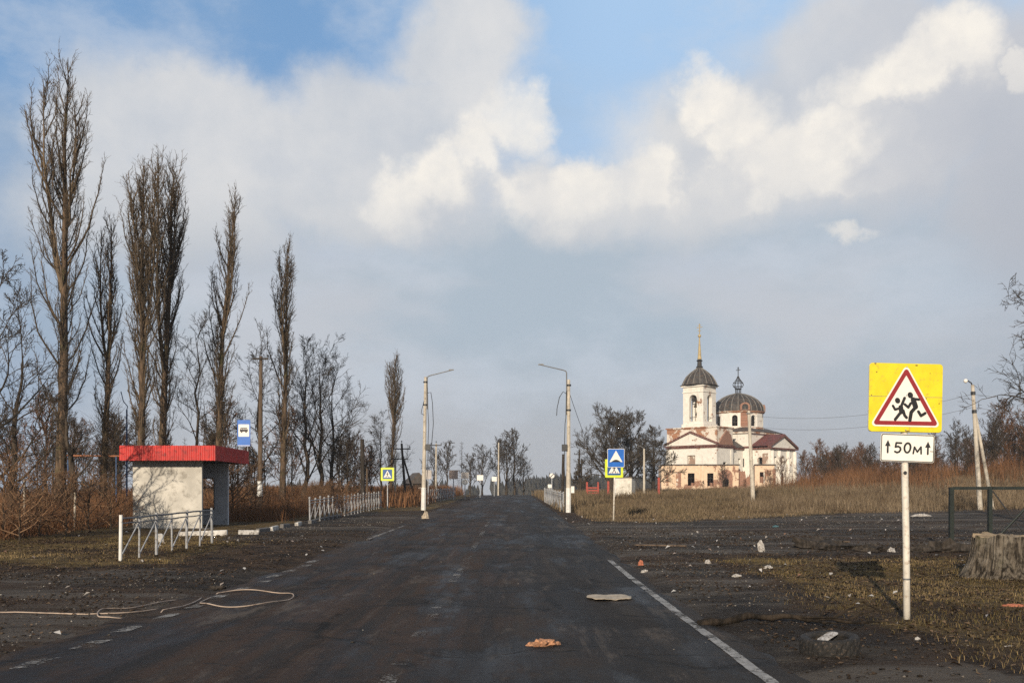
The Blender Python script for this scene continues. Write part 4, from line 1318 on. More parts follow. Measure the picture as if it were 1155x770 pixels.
# gas pipe on posts
t = thing('gas_pipe', 'rusty raised gas pipe running behind the poplars to the shelter', 'pipe', (X(84, 62), 62, g(X(84, 62), 62)))
pz = Z(514, 62) - g(X(84, 62), 62)
MB().tube([(-.6, 0, pz+.02), (1.5, 0, pz), (4.5, 0, pz-.02)], .055, 8).build('pipe', M['pipe_rust'], t)
for xx, mt in ((-.4, 'blue_pipe'), (2.6, 'blue_pipe')):
    MB().cyl((xx, 0, -.3), (xx, 0, pz), .05, n=8).build('post', M[mt], t)
t = thing('vent_pole', 'slim blue pipe standing between the thin poplar and twin poplars', 'pole', (X(143, 60), 60, g(X(143, 60), 60)))
hh = Z(462, 60) - g(X(143, 60), 60)
MB().cyl((0, 0, -.3), (0, 0, hh), .06, .05, 8).build('shaft', M['blue_pipe'], t)
MB().tube([(0, 0, hh), (.05, 0, hh+.2), (-.2, 0, hh+.5), (-.35, 0, hh+1.1)], .03, 6).build('hook', M['blue_pipe'], t)

# ------------------------------------------------------------------ road signs
def tri_sign():
    D = 13.76; x = X(1023, D)
    t = thing('warning_sign', 'yellow children crossing warning sign with a 50 m plate on a white post', 'sign', (x, D, gm(x, D)))
    zb = gm(x, D)
    sc = D/F
    zz = lambda py: Z(py, D) - zb
    post = MB().tube([(.02, .05, -.3), (.01, .05, 1.0), (-.02, .05, zz(488)), (-.02, .05, zz(415))], .047, 14).build('post', M['post_white'], t, True)
    hole = MB()
    hole.disc((-.022, zz(533)), .022, .026, -.002, .02); hole.build('bolt_hole', M['dark_steel'], post)
    MB().cyl((.012, .05, zz(653)-.012), (.012, .05, zz(653)+.012), .050, n=14).build('band', M['rail_dark'], post)
    cx, cz = (1021-1023)*sc, zz(448.5)
    w, h = 83.5*sc, 77*sc
    bd = MB().prism(rrect(0, 0, w, h, .045), 0, .012).build('board', M['yellow'], t, bevel=.002)
    bd.location = (cx, -.02, cz); bd.rotation_euler = (0, R(1.1), R(1.5))
    MB().prism(rrect(0, 0, w, .006, .001), -.0012, -.0003).build('seam', M['rail_dark'], bd).location = (0, 0, .012)
    rim = MB().ring(rrect(0, 0, w+.01, h+.01, .047), rrect(0, 0, w-.012, h-.012, .041), .0135, .02).build('rim', M['galv'], bd)
    S = 79*sc; tz = -.112
    MB().prism(rtri(0, tz, S*1.03, .045), -.004, -.0015).build('triangle', M['sign_white'], bd)
    MB().ring(rtri(0, tz, S*.955, .032), rtri(0, tz, S*.755, .006), -.0075, -.0045).build('red_border', M['sign_red'], bd)
    # two running children (board centre at photo 1021,448.5; zoom coordinates of 711 px for 120 px)
    def Q(u, v): return ((960 + u/5.925 - 1020.6)*sc, (448.2 - (400 + v/5.923))*sc)
    f = MB(); y0, y1 = -.0085, -.0045
    c = Q(303, 306); f.disc(c, 17/5.925*sc, 20/5.925*sc, y0, y1, rot=.5)
    f.stroke([Q(272, 341), Q(287, 366), Q(306, 360)], 15.9/5.925*sc, y0-.0005, y1)
    f.stroke([Q(350, 288), Q(327, 346), Q(318, 352)], 18.3/5.925*sc, y0-.001, y1)
    f.stroke([Q(325, 350), Q(330, 380)], 31.7/5.925*sc, y0-.002, y1)
    f.stroke([Q(328, 380), Q(289, 432)], 19.5/5.925*sc, y0-.0025, y1)
    f.stroke([Q(342, 372), Q(352, 404), Q(365, 418)], 18.3/5.925*sc, y0-.003, y1)
    f.build('running_child', M['sign_black'], bd)
    f = MB()
    c = Q(388, 268); f.disc(c, 18/5.925*sc, 21/5.925*sc, y0, y1, rot=.4)
    f.stroke([Q(352, 330), Q(376, 350), Q(392, 322)], 17.1/5.925*sc, y0-.0005, y1)
    f.stroke([Q(408, 292), Q(446, 296)], 17.1/5.925*sc, y0-.001, y1)
    f.stroke([Q(408, 298), Q(425, 345)], 34.2/5.925*sc, y0-.0015, y1)
    f.stroke([Q(425, 348), Q(396, 382), Q(388, 436)], 23.2/5.925*sc, y0-.002, y1)
    f.stroke([Q(444, 376), Q(462, 404), Q(490, 386)], 18.3/5.925*sc, y0-.003, y1)
    f.build('running_child', M['sign_black'], bd)
    M['rust'] = simple('sign rust spot', (.12, .05, .03), .8, .3, 20)
    for u, v, rx, rz_ in ((150, 62, 8, 4), (428, 69, 10, 4), (160, 119, 4, 4), (128, 272, 5, 3), (497, 288, 4, 4), (585, 320, 4, 4), (375, 508, 18, 3), (520, 120, 3, 3), (240, 500, 4, 3), (300, 180, 3, 2), (560, 440, 3, 3)):
        qx, qz = Q(u, v)
        MB().disc((qx, qz), rx/5.925*sc, rz_/5.925*sc, -.0022, -.0005, 9).build('rust_spot', M['rust'], bd)
    for u, v in ((362, 80), (362, 500), (362, 270)):
        qx, qz = Q(u, v)
        MB().disc((qx, qz), .009, .009, -.010, -.0005, 10).build('rivet', M['galv'], bd)
    # plate
    pw, ph = 60*sc, 31.5*sc
    pl = MB().prism(rrect(0, 0, pw, ph, .03), 0, .010).build('distance_plate', M['sign_white'], t, bevel=.002)
    pl.location = (1023.0*sc - 1023*sc, -.018, zz(505.2)); pl.rotation_euler = (0, R(2.2), R(-2))
    MB().ring(rrect(0, 0, pw-.012, ph-.012, .026), rrect(0, 0, pw-.034, ph-.034, .02), -.0035, -.0005).build('black_border', M['sign_black'], pl)
    def Pq(u, v):
        a = R(2.2)
        xx, zz_ = (u-371)/5.925*sc, (624-v)/5.923*sc
        return (xx*math.cos(-a) - zz_*math.sin(-a)*-1*0 + zz_*math.sin(a), zz_*math.cos(a) + xx*math.sin(a))
    tx = MB(); W = 12/5.925*sc; y0 = -.0045; y1 = -.0005
    tx.stroke([Pq(328, 590), Pq(294, 588)], W, y0, y1)
    tx.stroke([Pq(294, 588), Pq(291, 616)], W, y0-.0005, y1)
    tx.stroke([Pq(291, 616), Pq(308, 612), Pq(322, 620), Pq(326, 634), Pq(318, 648), Pq(303, 653), Pq(289, 646)], W, y0-.001, y1)
    tx.stroke([Pq(370 + 20*math.cos(a), 622 + 32*math.sin(a)) for a in [2*PI*k/16 for k in range(17)]], W, y0-.0005, y1)
    tx.stroke([Pq(411, 660), Pq(416, 617), Pq(437, 650), Pq(459, 616), Pq(463, 662)], W*.9, y0-.0005, y1)
    tx.build('distance_text', M['sign_black'], pl)
    for ux, v0 in ((240, 0), (505, 12)):
        ar = MB()
        ar.stroke([Pq(ux, 612+v0), Pq(ux+2, 652+v0)], 12/5.925*sc, y0, y1)
        ar.prism([Pq(ux-19, 608+v0), Pq(ux+18, 610+v0), Pq(ux-2, 568+v0)], y0-.0006, y1)
        ar.build('arrow', M['sign_black'], pl)
    MB().stroke([Pq(522, 646), Pq(541, 648)], .008, y0, y1).build('scratch', M['sign_black'], pl)
    br = MB()
    br.box((-.02, .035, zz(429)), (.16, .02, .04)); br.box((-.02, .035, zz(470)), (.16, .02, .04)); br.box((-.02, .035, zz(505)), (.14, .02, .03))
    br.build('bracket', M['galv'], t)
tri_sign()

def zebra_face(bd, s, blue):
    """white triangle with a walker on a blue square, board local coordinates, s = square side"""
    MB().prism(rrect(0, 0, s, s, .02), -.004, -.0005).build('blue_panel', M[blue], bd)
    MB().prism([(-s*.42, -s*.36), (s*.42, -s*.36), (0, s*.42)], -.008, -.0045).build('white_triangle', M['sign_white'], bd)
    f = MB(); y0 = -.011; y1 = -.0085
    f.disc((.01, s*.17), s*.045, s*.045, y0, y1, 10)
    f.stroke([(.0, s*.1), (0, -s*.06)], s*.09, y0-.0005, y1)
    f.stroke([(0, -s*.06), (-s*.1, -s*.3)], s*.05, y0-.001, y1); f.stroke([(0, -s*.06), (s*.1, -s*.3)], s*.05, y0-.0015, y1)
    f.stroke([(-s*.13, -s*.02), (0, s*.09), (s*.12, -s*.02)], s*.04, y0-.002, y1)
    for k in (-.24, -.12, 0.12, .24):
        f.stroke([(s*k*1.05, -s*.34), (s*k*.9, -s*.24)], s*.03, y0-.0025, y1)
    f.build('walker', M['sign_black'], bd)

def crossing_sign():
    D = 70; x = X(437, D); zb = g(x, D)
    t = thing('crossing_sign', 'lime framed blue pedestrian crossing sign at the end of the long barrier', 'sign', (x, D, zb))
    h = Z(527, D) - zb
    MB().cyl((0, .05, -.2), (0, .05, h-.05), .038, n=10).build('post', M['galv'], t)
    bd = MB().prism(rrect(0, 0, .93, .93, .05), 0, .012).build('board', M['lime'], t)
    bd.location = (0, 0, h-.47)
    zebra_face(bd, .66, 'deep_blue')
crossing_sign()

def hump_sign():
    D = 50; x = X(692, D); zb = g(x, D)
    t = thing('speed_hump_sign', 'blue speed hump sign over a lime framed crossing sign on one white post', 'sign', (x, D, zb))
    h = Z(506, D) - zb
    MB().cyl((0, .05, -.2), (.09, .05, h-.1), .042, .04, 10).build('post', M['post_white'], t, True)
    bd = MB().prism(rrect(0, 0, .86, .93, .04), 0, .012).build('board', M['sign_white'], t)
    bd.location = (.12, -.03, h-.46); bd.rotation_euler = (0, 0, R(4))
    MB().prism(rrect(0, 0, .82, .89, .035), -.004, -.0005).build('blue_panel', M['sign_blue'], bd)
    MB().prism([(-.33, -.20), (.33, -.20), (0, .38)], -.008, -.0045).build('white_triangle', M['sign_white'], bd)
    pts = [(-.25, -.20)] + [(-.25 + .5*k/12, -.20 + .12*math.sin(PI*k/12)) for k in range(1, 12)] + [(.25, -.20)]
    MB().prism(pts[::-1], -.011, -.0085).build('hump_symbol', M['sign_black'], bd)
    b2 = MB().prism(rrect(0, 0, .92, .92, .05), 0, .012).build('lower_board', M['lime'], t)
    b2.location = (.03, .03-.045+.02, h-1.02); b2.rotation_euler = (0, 0, R(4))
    b2.location.y = .0
    zebra_face(b2, .68, 'deep_blue')
    b2.location.z = h-.98
hump_sign()

def back_sign(px, D, py0, py1, wpx, label, mat, round_py=None, rnd_only=False):
    x = X(px, D); zb = g(x, D); s = D/F
    t = thing('road_sign', label, 'sign', (x, D, zb), 0, 'far road signs')
    top = Z(py0, D) - zb
    MB().cyl((0, 0, -.2), (0, 0, top-.05), .05, n=8).build('post', M['galv'], t)
    h = (py1-py0)*s; w = wpx*s
    if rnd_only:
        MB().disc((0, top-h/2), w/2, h/2, -.075, -.055).build('board', M[mat], t)
        MB().stroke([(-w*.3, top-h/2-h*.3), (w*.3, top-h/2+h*.3)], .1, -.078, -.0755).build('stripe', M['rail_dark'], t)
    else:
        MB().prism(rrect(0, top-h/2, w, h, .04), -.075, -.055).build('board', M[mat], t)
    if round_py:
        z = Z(round_py, D) - zb
        MB().disc((0, z), .33, .33, -.082, -.06).build('round_board', M['sign_white'], t)
        MB().ring([(.25*math.cos(a), z+.25*math.sin(a)) for a in [2*PI*k/20 for k in range(20)]], [(.2*math.cos(a), z+.2*math.sin(a)) for a in [2*PI*k/20 for k in range(20)]], -.0855, -.0825).build('ring', M['rail_dark'], t)
back_sign(483, 86, 530, 540, 7.5, 'plain grey sign board just behind the lamp post with black box', 'sign_back')
back_sign(511.5, 104, 530, 540, 10, 'pinkish sign board at the end of the distant barrier', 'pink_back')
back_sign(524.5, 112, 532.5, 539.5, 8.5, 'grey board with a round white sign below it', 'sign_back', 543.5)
back_sign(541.5, 120, 535.5, 541.5, 7, 'square white sign under the rounded far tree', 'sign_white')
back_sign(557.5, 134, 537.5, 542.5, 5.5, 'small white sign beside the thin pole at the crest', 'sign_white')
back_sign(622.5, 98, 533.5, 539, 5.6, 'round white sign with a diagonal stripe across the road', 'sign_white', None, True)
back_sign(620, 86, 546, 550, 4.2, 'small white board below the round striped sign', 'sign_white')

# ------------------------------------------------------------------ gate frame, stump, tyre, branch, litter
def gate():
    D = 30; x = X(1073, D); zb = gm(x, D)
    t = thing('metal_gate', 'dark green metal gate frame with a slanting bar behind the stump', 'gate', (x, D, zb))
    top = Z(549, D) - zb; dx = X(1116.5, D) - x
    MB().box((0, 0, top/2-.1), (.12, .12, top+.2)).build('post', M['green_steel'], t)
    MB().box((dx, 0, top/2-.1), (.11, .11, top+.24)).build('post', M['green_steel'], t)
    MB().box((2*dx+1.2, 0, top/2-.1), (.09, .09, top+.2)).build('post', M['green_steel'], t)
    MB().box((dx/2, 0, top-.035), (dx-.118, .09, .09)).build('rail', M['green_steel'], t)
    MB().box((dx+1.55, 0, top-.033), (2.95, .09, .09)).build('rail', M['green_steel'], t)
    MB().cyl((dx+.08, 0, .15), (dx+1.3, 0, top-.4), .035, n=8).build('slanting_bar', M['green_steel'], t)
    MB().cyl((dx+.1, .03, top-.12), (dx+1.0, .03, .5), .02, n=6).build('slanting_bar', M['dark_steel'], t)
gate()

def stump():
    D = 20.6; x = X(1141, D); zb = gm(x, D)
    r_ = random.Random(3)
    n = 180
    ph = [r_.uniform(0, 6.28) for _ in range(6)]
    fine_ = [r_.uniform(-1, 1) for _ in range(n)]
    plates = fnoise(np.arange(n)/n*60., np.zeros(n)+4., 2.0, 14, 3) - .5
    levels = [(-.15, 1.0), (.0, 1.0), (.05, .9), (.12, .72), (.20, .56), (.30, .42), (.42, .30), (.54, .2), (.66, .12), (.78, .06), (.88, .02), (.93, 0)]
    vs = []; fs = []
    m = len(levels)
    for li, (z, fl) in enumerate(levels):
        for k in range(n):
            a = 2*PI*k/n
            root = max(0, math.cos(2.5*a + ph[0]))**2
            left = max(0, math.cos(a - PI))**2
            fl2 = fl*(.10 + .22*root + .24*left)
            crack = -.05 if plates[k] < -.14 else 0
            ridge = .075*plates[k] + .012*fine_[k] + crack*(.6+.4*fl) + r_.uniform(-.009, .009)
            rr = .78 + .05*math.cos(2*a+ph[1]) + fl2 + ridge
            zz = z
            if z > .7:
                zz += .045*math.cos(3*a+ph[5]) + .16*plates[k] + r_.uniform(-.012, .012)
            vs.append((rr*math.cos(a), rr*math.sin(a)*.85, zz))
    for i in range(m-1):
        for k in range(n):
            fs.append((i*n+k, i*n+(k+1) % n, (i+1)*n+(k+1) % n, (i+1)*n+k))
    t = thing('tree_stump', 'wide grey weathered tree stump with flaring roots', 'stump', (x, D, zb-.03))
    t.scale = (1.02, 1.0, .93)
    MB().add(vs, fs).build('bark', M['stump_bark'], t, False)
    tv = vs[(m-1)*n:m*n]
    vs2 = [(v[0]*.995, v[1]*.995, v[2]-.003) for v in tv]; fs2 = []
    for q, dz in ((.7, .01), (.4, -.02)):
        vs2 += [(v[0]*q, v[1]*q, .93+dz+r_.uniform(-.012, .012)) for v in tv]
    vs2.append((0, 0, .9))
    for i in range(2):
        for k in range(n):
            fs2.append((i*n+k, i*n+(k+1) % n, (i+1)*n+(k+1) % n, (i+1)*n+k))
    for k in range(n):
        fs2.append((2*n+k, 2*n+(k+1) % n, 3*n))
    MB().add(vs2, fs2).build('cut_face', M['stump_top'], t)
stump()

def tyre():
    D = 10.95; x = X(936, D); zb = gm(x, D)
    t = thing('discarded_tyre', 'worn muddy car tyre lying flat on the verge', 'tyre', (x, D, zb-.02), .3)
    t.rotation_euler = (R(3), R(-4), .3)
    n = 72; r = .325; w = .215
    prof = [(.205, .035), (.225, .012), (.27, .0), (.305, .012), (.318, .035), (.322, .075), (.323, .14), (.318, .18), (.305, .203), (.27, .215), (.225, .203), (.205, .18), (.212, .11)]
    vs = []; fs = []; m = len(prof)
    for k in range(n):
        a = 2*PI*k/n
        for i, (rr, z) in enumerate(prof):
            q = 0
            if 4 <= i <= 7:
                q = .012 if (k + 2*(i % 2)) % 4 == 0 else 0
            dent = -.012*max(0, math.cos(a-2.2))
            vs.append(((rr-q)*math.cos(a), (rr-q)*math.sin(a), z*(1+dent*3)))
    for k in range(n):
        for i in range(m):
            fs.append((k*m+i, k*m+(i+1) % m, ((k+1) % n)*m+(i+1) % m, ((k+1) % n)*m+i))
    MB().add(vs, fs).build('tread', M['tyre_rubber'], t)
    p = MB(); pts = rrect(0, 0, .26, .13, .05)
    p.add([(a, b, .185 + .03*math.sin(a*9)) for a, b in pts], [tuple(range(len(pts)))])
    o = p.build('rim_scrap', M['plastic_white'], t); mod = o.modifiers.new('thick', 'SOLIDIFY'); mod.thickness = .006
    o.rotation_euler = (0, 0, .3); o.location = (.0, .03, .012)
    r_ = random.Random(8); s = MB()
    for k in range(60):
        a = r_.uniform(0, 6.28); q = r_.uniform(0, .19)
        s.box((q*math.cos(a), q*math.sin(a), r_.uniform(.0, .06)), (.09, .07, .07), r_.uniform(0, 3))
    s.build('soil_fill', M['dark_wood'], t)
tyre()

def fallen_branch():
    t = thing('fallen_branch', 'dark forked fallen branch lying across the verge before the stump', 'branch', (2.6, 13.4, gm(2.6, 13.4)))
    pts = []
    for i in range(15):
        s = i/14
        px = 788 + s*192; D = 13.4 + .25*math.sin(s*4) - .1*s
        x = X(px, D)
        z = gm(x, D) + .05 + .06*math.sin(s*PI)*s + (.02*math.sin(i*1.9))
        pts.append((x-2.6, D-13.4, z-gm(2.6, 13.4)))
    MB().tube(pts, [.060*(1-.72*i/14)*(1+.2*math.sin(i*2.3)) for i in range(15)], 8).build('bough', M['wet_bark'], t, True)
    r_ = random.Random(4)
    for k, (i, dx, dy, dz) in enumerate(((8, .5, -.35, .02), (10, .35, .4, .25), (11, .5, -.2, .2), (12, .6, .1, .14), (9, .3, -.5, .0), (13, .4, -.3, .05))):
        p = pts[i]
        tw = [p, (p[0]+dx*.4, p[1]+dy*.5, p[2]+dz*.7), (p[0]+dx*.8, p[1]+dy*.8+.05, p[2]+dz), (p[0]+dx*1.2, p[1]+dy*1.1, p[2]+dz*.6)]
        MB().tube(tw, [.022, .016, .011, .005], 6).build('twig', M['wet_bark'], t)
fallen_branch()

def hose():
    pts = []
    ctrl = [(-40, 693), (40, 691), (130, 690.5), (200, 684), (218, 677), (230, 673), (226, 678), (205, 689), (170, 695), (135, 697), (116, 696), (110, 691), (118, 687), (150, 684), (185, 679), (225, 674), (265, 670), (300, 669.5), (325, 672), (331, 676), (320, 680), (290, 685), (255, 687), (235, 686), (226, 682), (240, 677)]
    out = []
    for px, py in ctrl:
        D = 20.
        for _ in range(6):
            x = X(px, D); z = gm(x, D)
            D = (EYE - z - .02)*F/(py-HZ)
        out.append((px, py, D))
    V_ = [Vector((X(p, D), D, 0)) for p, q, D in out]
    pp = []
    for i in range(len(V_)-1):
        p0, p1, p2, p3 = V_[max(i-1, 0)], V_[i], V_[i+1], V_[min(i+2, len(V_)-1)]
        for k in range(8):
            u = k/8
            v = .5*((2*p1) + (-p0+p2)*u + (2*p0-5*p1+4*p2-p3)*u*u + (-p0+3*p1-3*p2+p3)*u**3)
            pp.append(v)
    o3 = []
    for i, v in enumerate(pp):
        inr = -5.2 < v.x < 2.6
        z = max(float(road_z(v.x, v.y)) if inr else -9, gm(v.x, v.y)) + .022 + .015*math.sin(i*.35)
        o3.append((v.x, v.y, z))
    o = MB().tube(o3, .010, 6).build('hose', M['pale_hose'], None, True)
    tag(o, 'pale looped hose lying from the shoulder onto the road', 'hose')
hose()

def lump(name, px, py, w, d, h, mat, label, cat, seed, group=None, rz=0, jag=.3):
    if cat in ('rubbish', 'bag', 'wrapper', 'brick'):
        w, d, h = w*.78, d*.78, h*.78
    D = 20.
    for _ in range(8):
        x = X(px, D)
        inr = -5.0 < x < 2.6
        z = float(road_z(x, D)) if inr else gm(x, D)
        D = (EYE - z)*F/(py-HZ)
    r_ = random.Random(seed)
    bm = bmesh.new()
    bmesh.ops.create_icosphere(bm, subdivisions=3, radius=1)
    ph = [Vector((r_.uniform(-1, 1), r_.uniform(-1, 1), r_.uniform(-1, 1))).normalized() for _ in range(10)]
    for v in bm.verts:
        k = 1.0
        for q in ph:
            k -= jag*max(0, v.co.dot(q)-.55)
        k += r_.uniform(-jag*.3, jag*.3)
        k *= 1 + .25*math.sin(v.co.x*7+seed)*math.sin(v.co.y*6+seed*2)
        v.co = Vector((v.co.x*w/2*k, v.co.y*d/2*k, max(-.1, v.co.z)*h*k))
    me = bpy.data.meshes.new(name); bm.to_mesh(me); bm.free()
    me.materials.append(M[mat])
    o = link(name, me)
    o.location = (x, D, z + h*.12 - .01); o.rotation_euler = (0, 0, rz)
    return tag(o, label, cat, group)

def sheet(name, px, py, w, d, mat, label, cat, seed, rz=0, curl=.02):
    D = 20.
    for _ in range(8):
        x = X(px, D); z = float(road_z(x, D)) if -5 < x < 2.6 else gm(x, D)
        D = (EYE - z)*F/(py-HZ)
    r_ = random.Random(seed)
    nx_, ny_ = 14, 10
    vs = []; fs = []
    for j in range(ny_):
        for i in range(nx_):
            u, v = i/(nx_-1)-.5, j/(ny_-1)-.5
            e = r_.uniform(-.02, .02)
            vs.append((u*w*(1-.5*abs(v)) + e*w*.4, v*d*(1-.35*abs(u)) + e*d*.4, .014 + curl*(abs(math.sin(u*5+seed))*.6 + abs(math.sin(v*7+seed*2))*.4 + r_.uniform(0, .3))))
    for j in range(ny_-1):
        for i in range(nx_-1):
            fs.append((j*nx_+i, j*nx_+i+1, (j+1)*nx_+i+1, (j+1)*nx_+i))
    o = MB().add(vs, fs).build(name, M[mat], None, True)
    m = o.modifiers.new('thick', 'SOLIDIFY'); m.thickness = .006
    o.location = (x, D, z); o.rotation_euler = (0, 0, rz)
    return tag(o, label, cat)
sheet('cardboard_sheet', 687, 674.5, .78, .9, 'cardboard', 'flattened pale cardboard sheet lying on the road beside the edge line', 'cardboard', 3, .1, .025)
lump('rag', 613, 727, .40, .34, .085, 'orange_cloth', 'crumpled dirty orange rag lying on the road', 'rag', 5, rz=.2, jag=.55)
lump('carton', 483.5, 584.5, .42, .36, .34, 'cardboard', 'crushed orange brown carton on the road near the long barrier', 'carton', 6, jag=.35)
lump('plastic_bottle', 858, 622, .2, .18, .36, 'plastic_white', 'upright white plastic jug in the gravel yard', 'jug', 7, jag=.3)
lump('paper_scrap', 798, 635, .22, .2, .12, 'plastic_white', 'round crumpled white paper midway between cardboard and white jug', 'rubbish', 8)
lump('foam_block', 867, 641, .3, .18, .10, 'plastic_white', 'flat white foam block just below the white jug', 'rubbish', 9, jag=.2)
lump('brick_piece', 723, 637, .2, .16, .16, 'brick_red', 'broken orange red brick beside the edge line end', 'brick', 10)
lump('paper_scrap', 726, 645, .22, .16, .10, 'plastic_white', 'white scrap just below the broken red brick', 'rubbish', 11)
lump('paper_scrap', 831, 650, .3, .2, .08, 'plastic_white', 'white scrap lying before the straw coloured turf', 'rubbish', 12)
lump('plastic_scrap', 874, 594, .45, .3, .10, 'foil', 'teal plastic scrap at the far side of the gravel yard', 'rubbish', 13)
lump('plastic_bag', 1035, 580, .9, .6, .35, 'plastic_white', 'white plastic bag at the foot of the tall grass beyond the sign post', 'bag', 14)
lump('plastic_bag', 862, 582, 1.2, .5, .16, 'plastic_white', 'flat white bag near the foot of the leaning concrete pole', 'bag', 15)
lump('plastic_bag', 1004, 622, .3, .25, .16, 'plastic_white', 'small white bag beside the sign post in the yard debris', 'bag', 16)
lump('brick_piece', 1143, 683, .45, .22, .05, 'brick_red', 'broken orange tile in the grass before the stump', 'tile', 17)
lump('paper_scrap', 1035, 721, .09, .07, .05, 'plastic_white', 'crumpled white wrapper below the sign post', 'wrapper', 18)
lump('paper_scrap', 1138, 728, .2, .05, .02, 'plastic_white', 'long white scrap in the dead leaves right of the tyre', 'rubbish', 19, rz=.3)
lump('paper_scrap', 1012, 703, .06, .05, .04, 'plastic_white', 'tiny white wrapper at the very foot of the sign post', 'wrapper', 20)
lump('paper_scrap', 160, 633, .14, .12, .07, 'plastic_white', 'white scrap below the short barrier posts', 'rubbish', 21)
lump('mud_pile', 935, 618, 2.4, 1.2, .32, 'dark_wood', 'long dark heap of dirt and debris at the yard edge', 'dirt heap', 22, jag=.6)
lump('mud_pile', 1060, 622, 2.2, 1.0, .45, 'dark_wood', 'dark heap of debris beside the green gate post', 'dirt heap', 23, jag=.6)
lump('mud_pile', 985, 621, 1.2, .8, .22, 'dark_wood', 'low heap of dark debris behind the sign post', 'dirt heap', 24, jag=.6)
lump('asphalt_chunk', 240, 664, .5, .25, .08, 'dark_wood', 'dark strip of torn asphalt just above the looped hose', 'asphalt', 25, rz=.5, jag=.6)
# branch pieces on the yard
for px, py, L_, a, lab in ((745, 616.5, 1.6, .05, 'long pale plank lying flat in the gravel yard'), (935, 612, 1.5, .3, 'short pale plank behind the sign in the yard')):
    D = 30.
    for _ in range(8):
        x = X(px, D); z = gm(x, D); D = (EYE-z)*F/(py-HZ)
    o = MB().box((0, 0, .03), (L_, .12, .04)).build('plank', M['pole_wood'], None, bevel=.005)
    o.location = (x, D, z+.02); o.rotation_euler = (0, .02, a); tag(o, lab, 'plank')
# scattered small rubbish
x, y = scatter(900, 2.8, 20, 14, 56, lambda x, y: sstep(.45, .7, fnoise(x, y, 3, 81)))
x2, y2 = scatter(120, -16, -5.5, 10, 40)
x = np.concatenate([x, x2]); y = np.concatenate([y, y2])
mt = blade_mat('mixed rubbish', [(.5, .49, .47), (.25, .22, .19), (.6, .58, .55), (.2, .1, .06), (.4, .37, .33)])
chips('litter', x, y, npr.uniform(.02, .06, len(x))*(1+y/90), mt, 'tiny pale scraps of litter strewn over yard and verges', 'litter', .03, .9)

# ------------------------------------------------------------------ kiosk, red fence, rubble
t = thing('kiosk', 'whitewashed windowless kiosk behind the speed hump sign', 'kiosk', (X(705, 100), 100, g(X(705, 100), 100)), R(-22))
MB().box((0, 0, 1.0), (1.75, 1.4, 2.2)).build('wall', M['kiosk'], t)
MB().box((0, 0, 2.14), (1.95, 1.6, .1)).build('roof', M['old_roof'], t)
MB().box((.25, -.705, .95), (.8, .03, 1.8)).build('door', M['kiosk'], t)
MB().box((-.78, -.71, 1.0), (.12, .05, 2.1)).build('corner_strip', M['white_paint'], t)
t = thing('red_fence', 'red fence section between two posts before the dark trees', 'fence', (X(662, 112), 112, g(X(662, 112), 112)), 0)
for xx in (0, 1.25):
    MB().box((xx, 0, .8), (.2, .2, 1.9)).build('post', M['red_paint'], t)
for z in (.5, .8, 1.1):
    MB().box((.625, 0, z), (1.04, .08, .16)).build('rail', M['red_paint'], t)
for px, lab in ((686, 'lone red post just left of the white kiosk'), (743, 'lone red post next to the ruined annex corner')):
    x = X(px, 112)
    o = MB().box((0, 0, .85), (.24, .24, 1.9)).build('fence_post', M['red_paint'], None, bevel=.01)
    o.location = (x, 112, g(x, 112)+(.25 if px > 700 else 0)); tag(o, lab, 'post', 'red posts near the kiosk')
x = np.concatenate([npr.uniform(X(655, 108), X(700, 108), 160), npr.uniform(X(718, 108), X(745, 108), 60)]); y = npr.uniform(107, 109.5, len(x))
stones('rubble', x, y, npr.uniform(.08, .3, len(x)), M['stone_bits'], 'pale line of broken masonry rubble before the dark trees', 'rubble')

# small far house behind the lamp post
t = thing('farm_house', 'small dark timber house behind the slim pole and lamp post', 'house', (X(469, 125), 125, g(X(469, 125), 125)), R(20))
t.scale = (.6, .6, .62)
MB().box((0, 0, 1.3), (4, 5, 2.8)).build('wall', M['dark_wood'], t)
MB().prism([(-2.3, 2.7), (2.3, 2.7), (0, 4.9)], -2.8, 2.8).build('roof', M['old_roof'], t)
MB().box((.2, -2.52, 1.5), (.7, .06, .9)).build('window', M['sign_white'], t)
MB().box((-1.5, -2.54, 1.3), (.18, .1, 2.6)).build('corner_board', M['white_paint'], t)

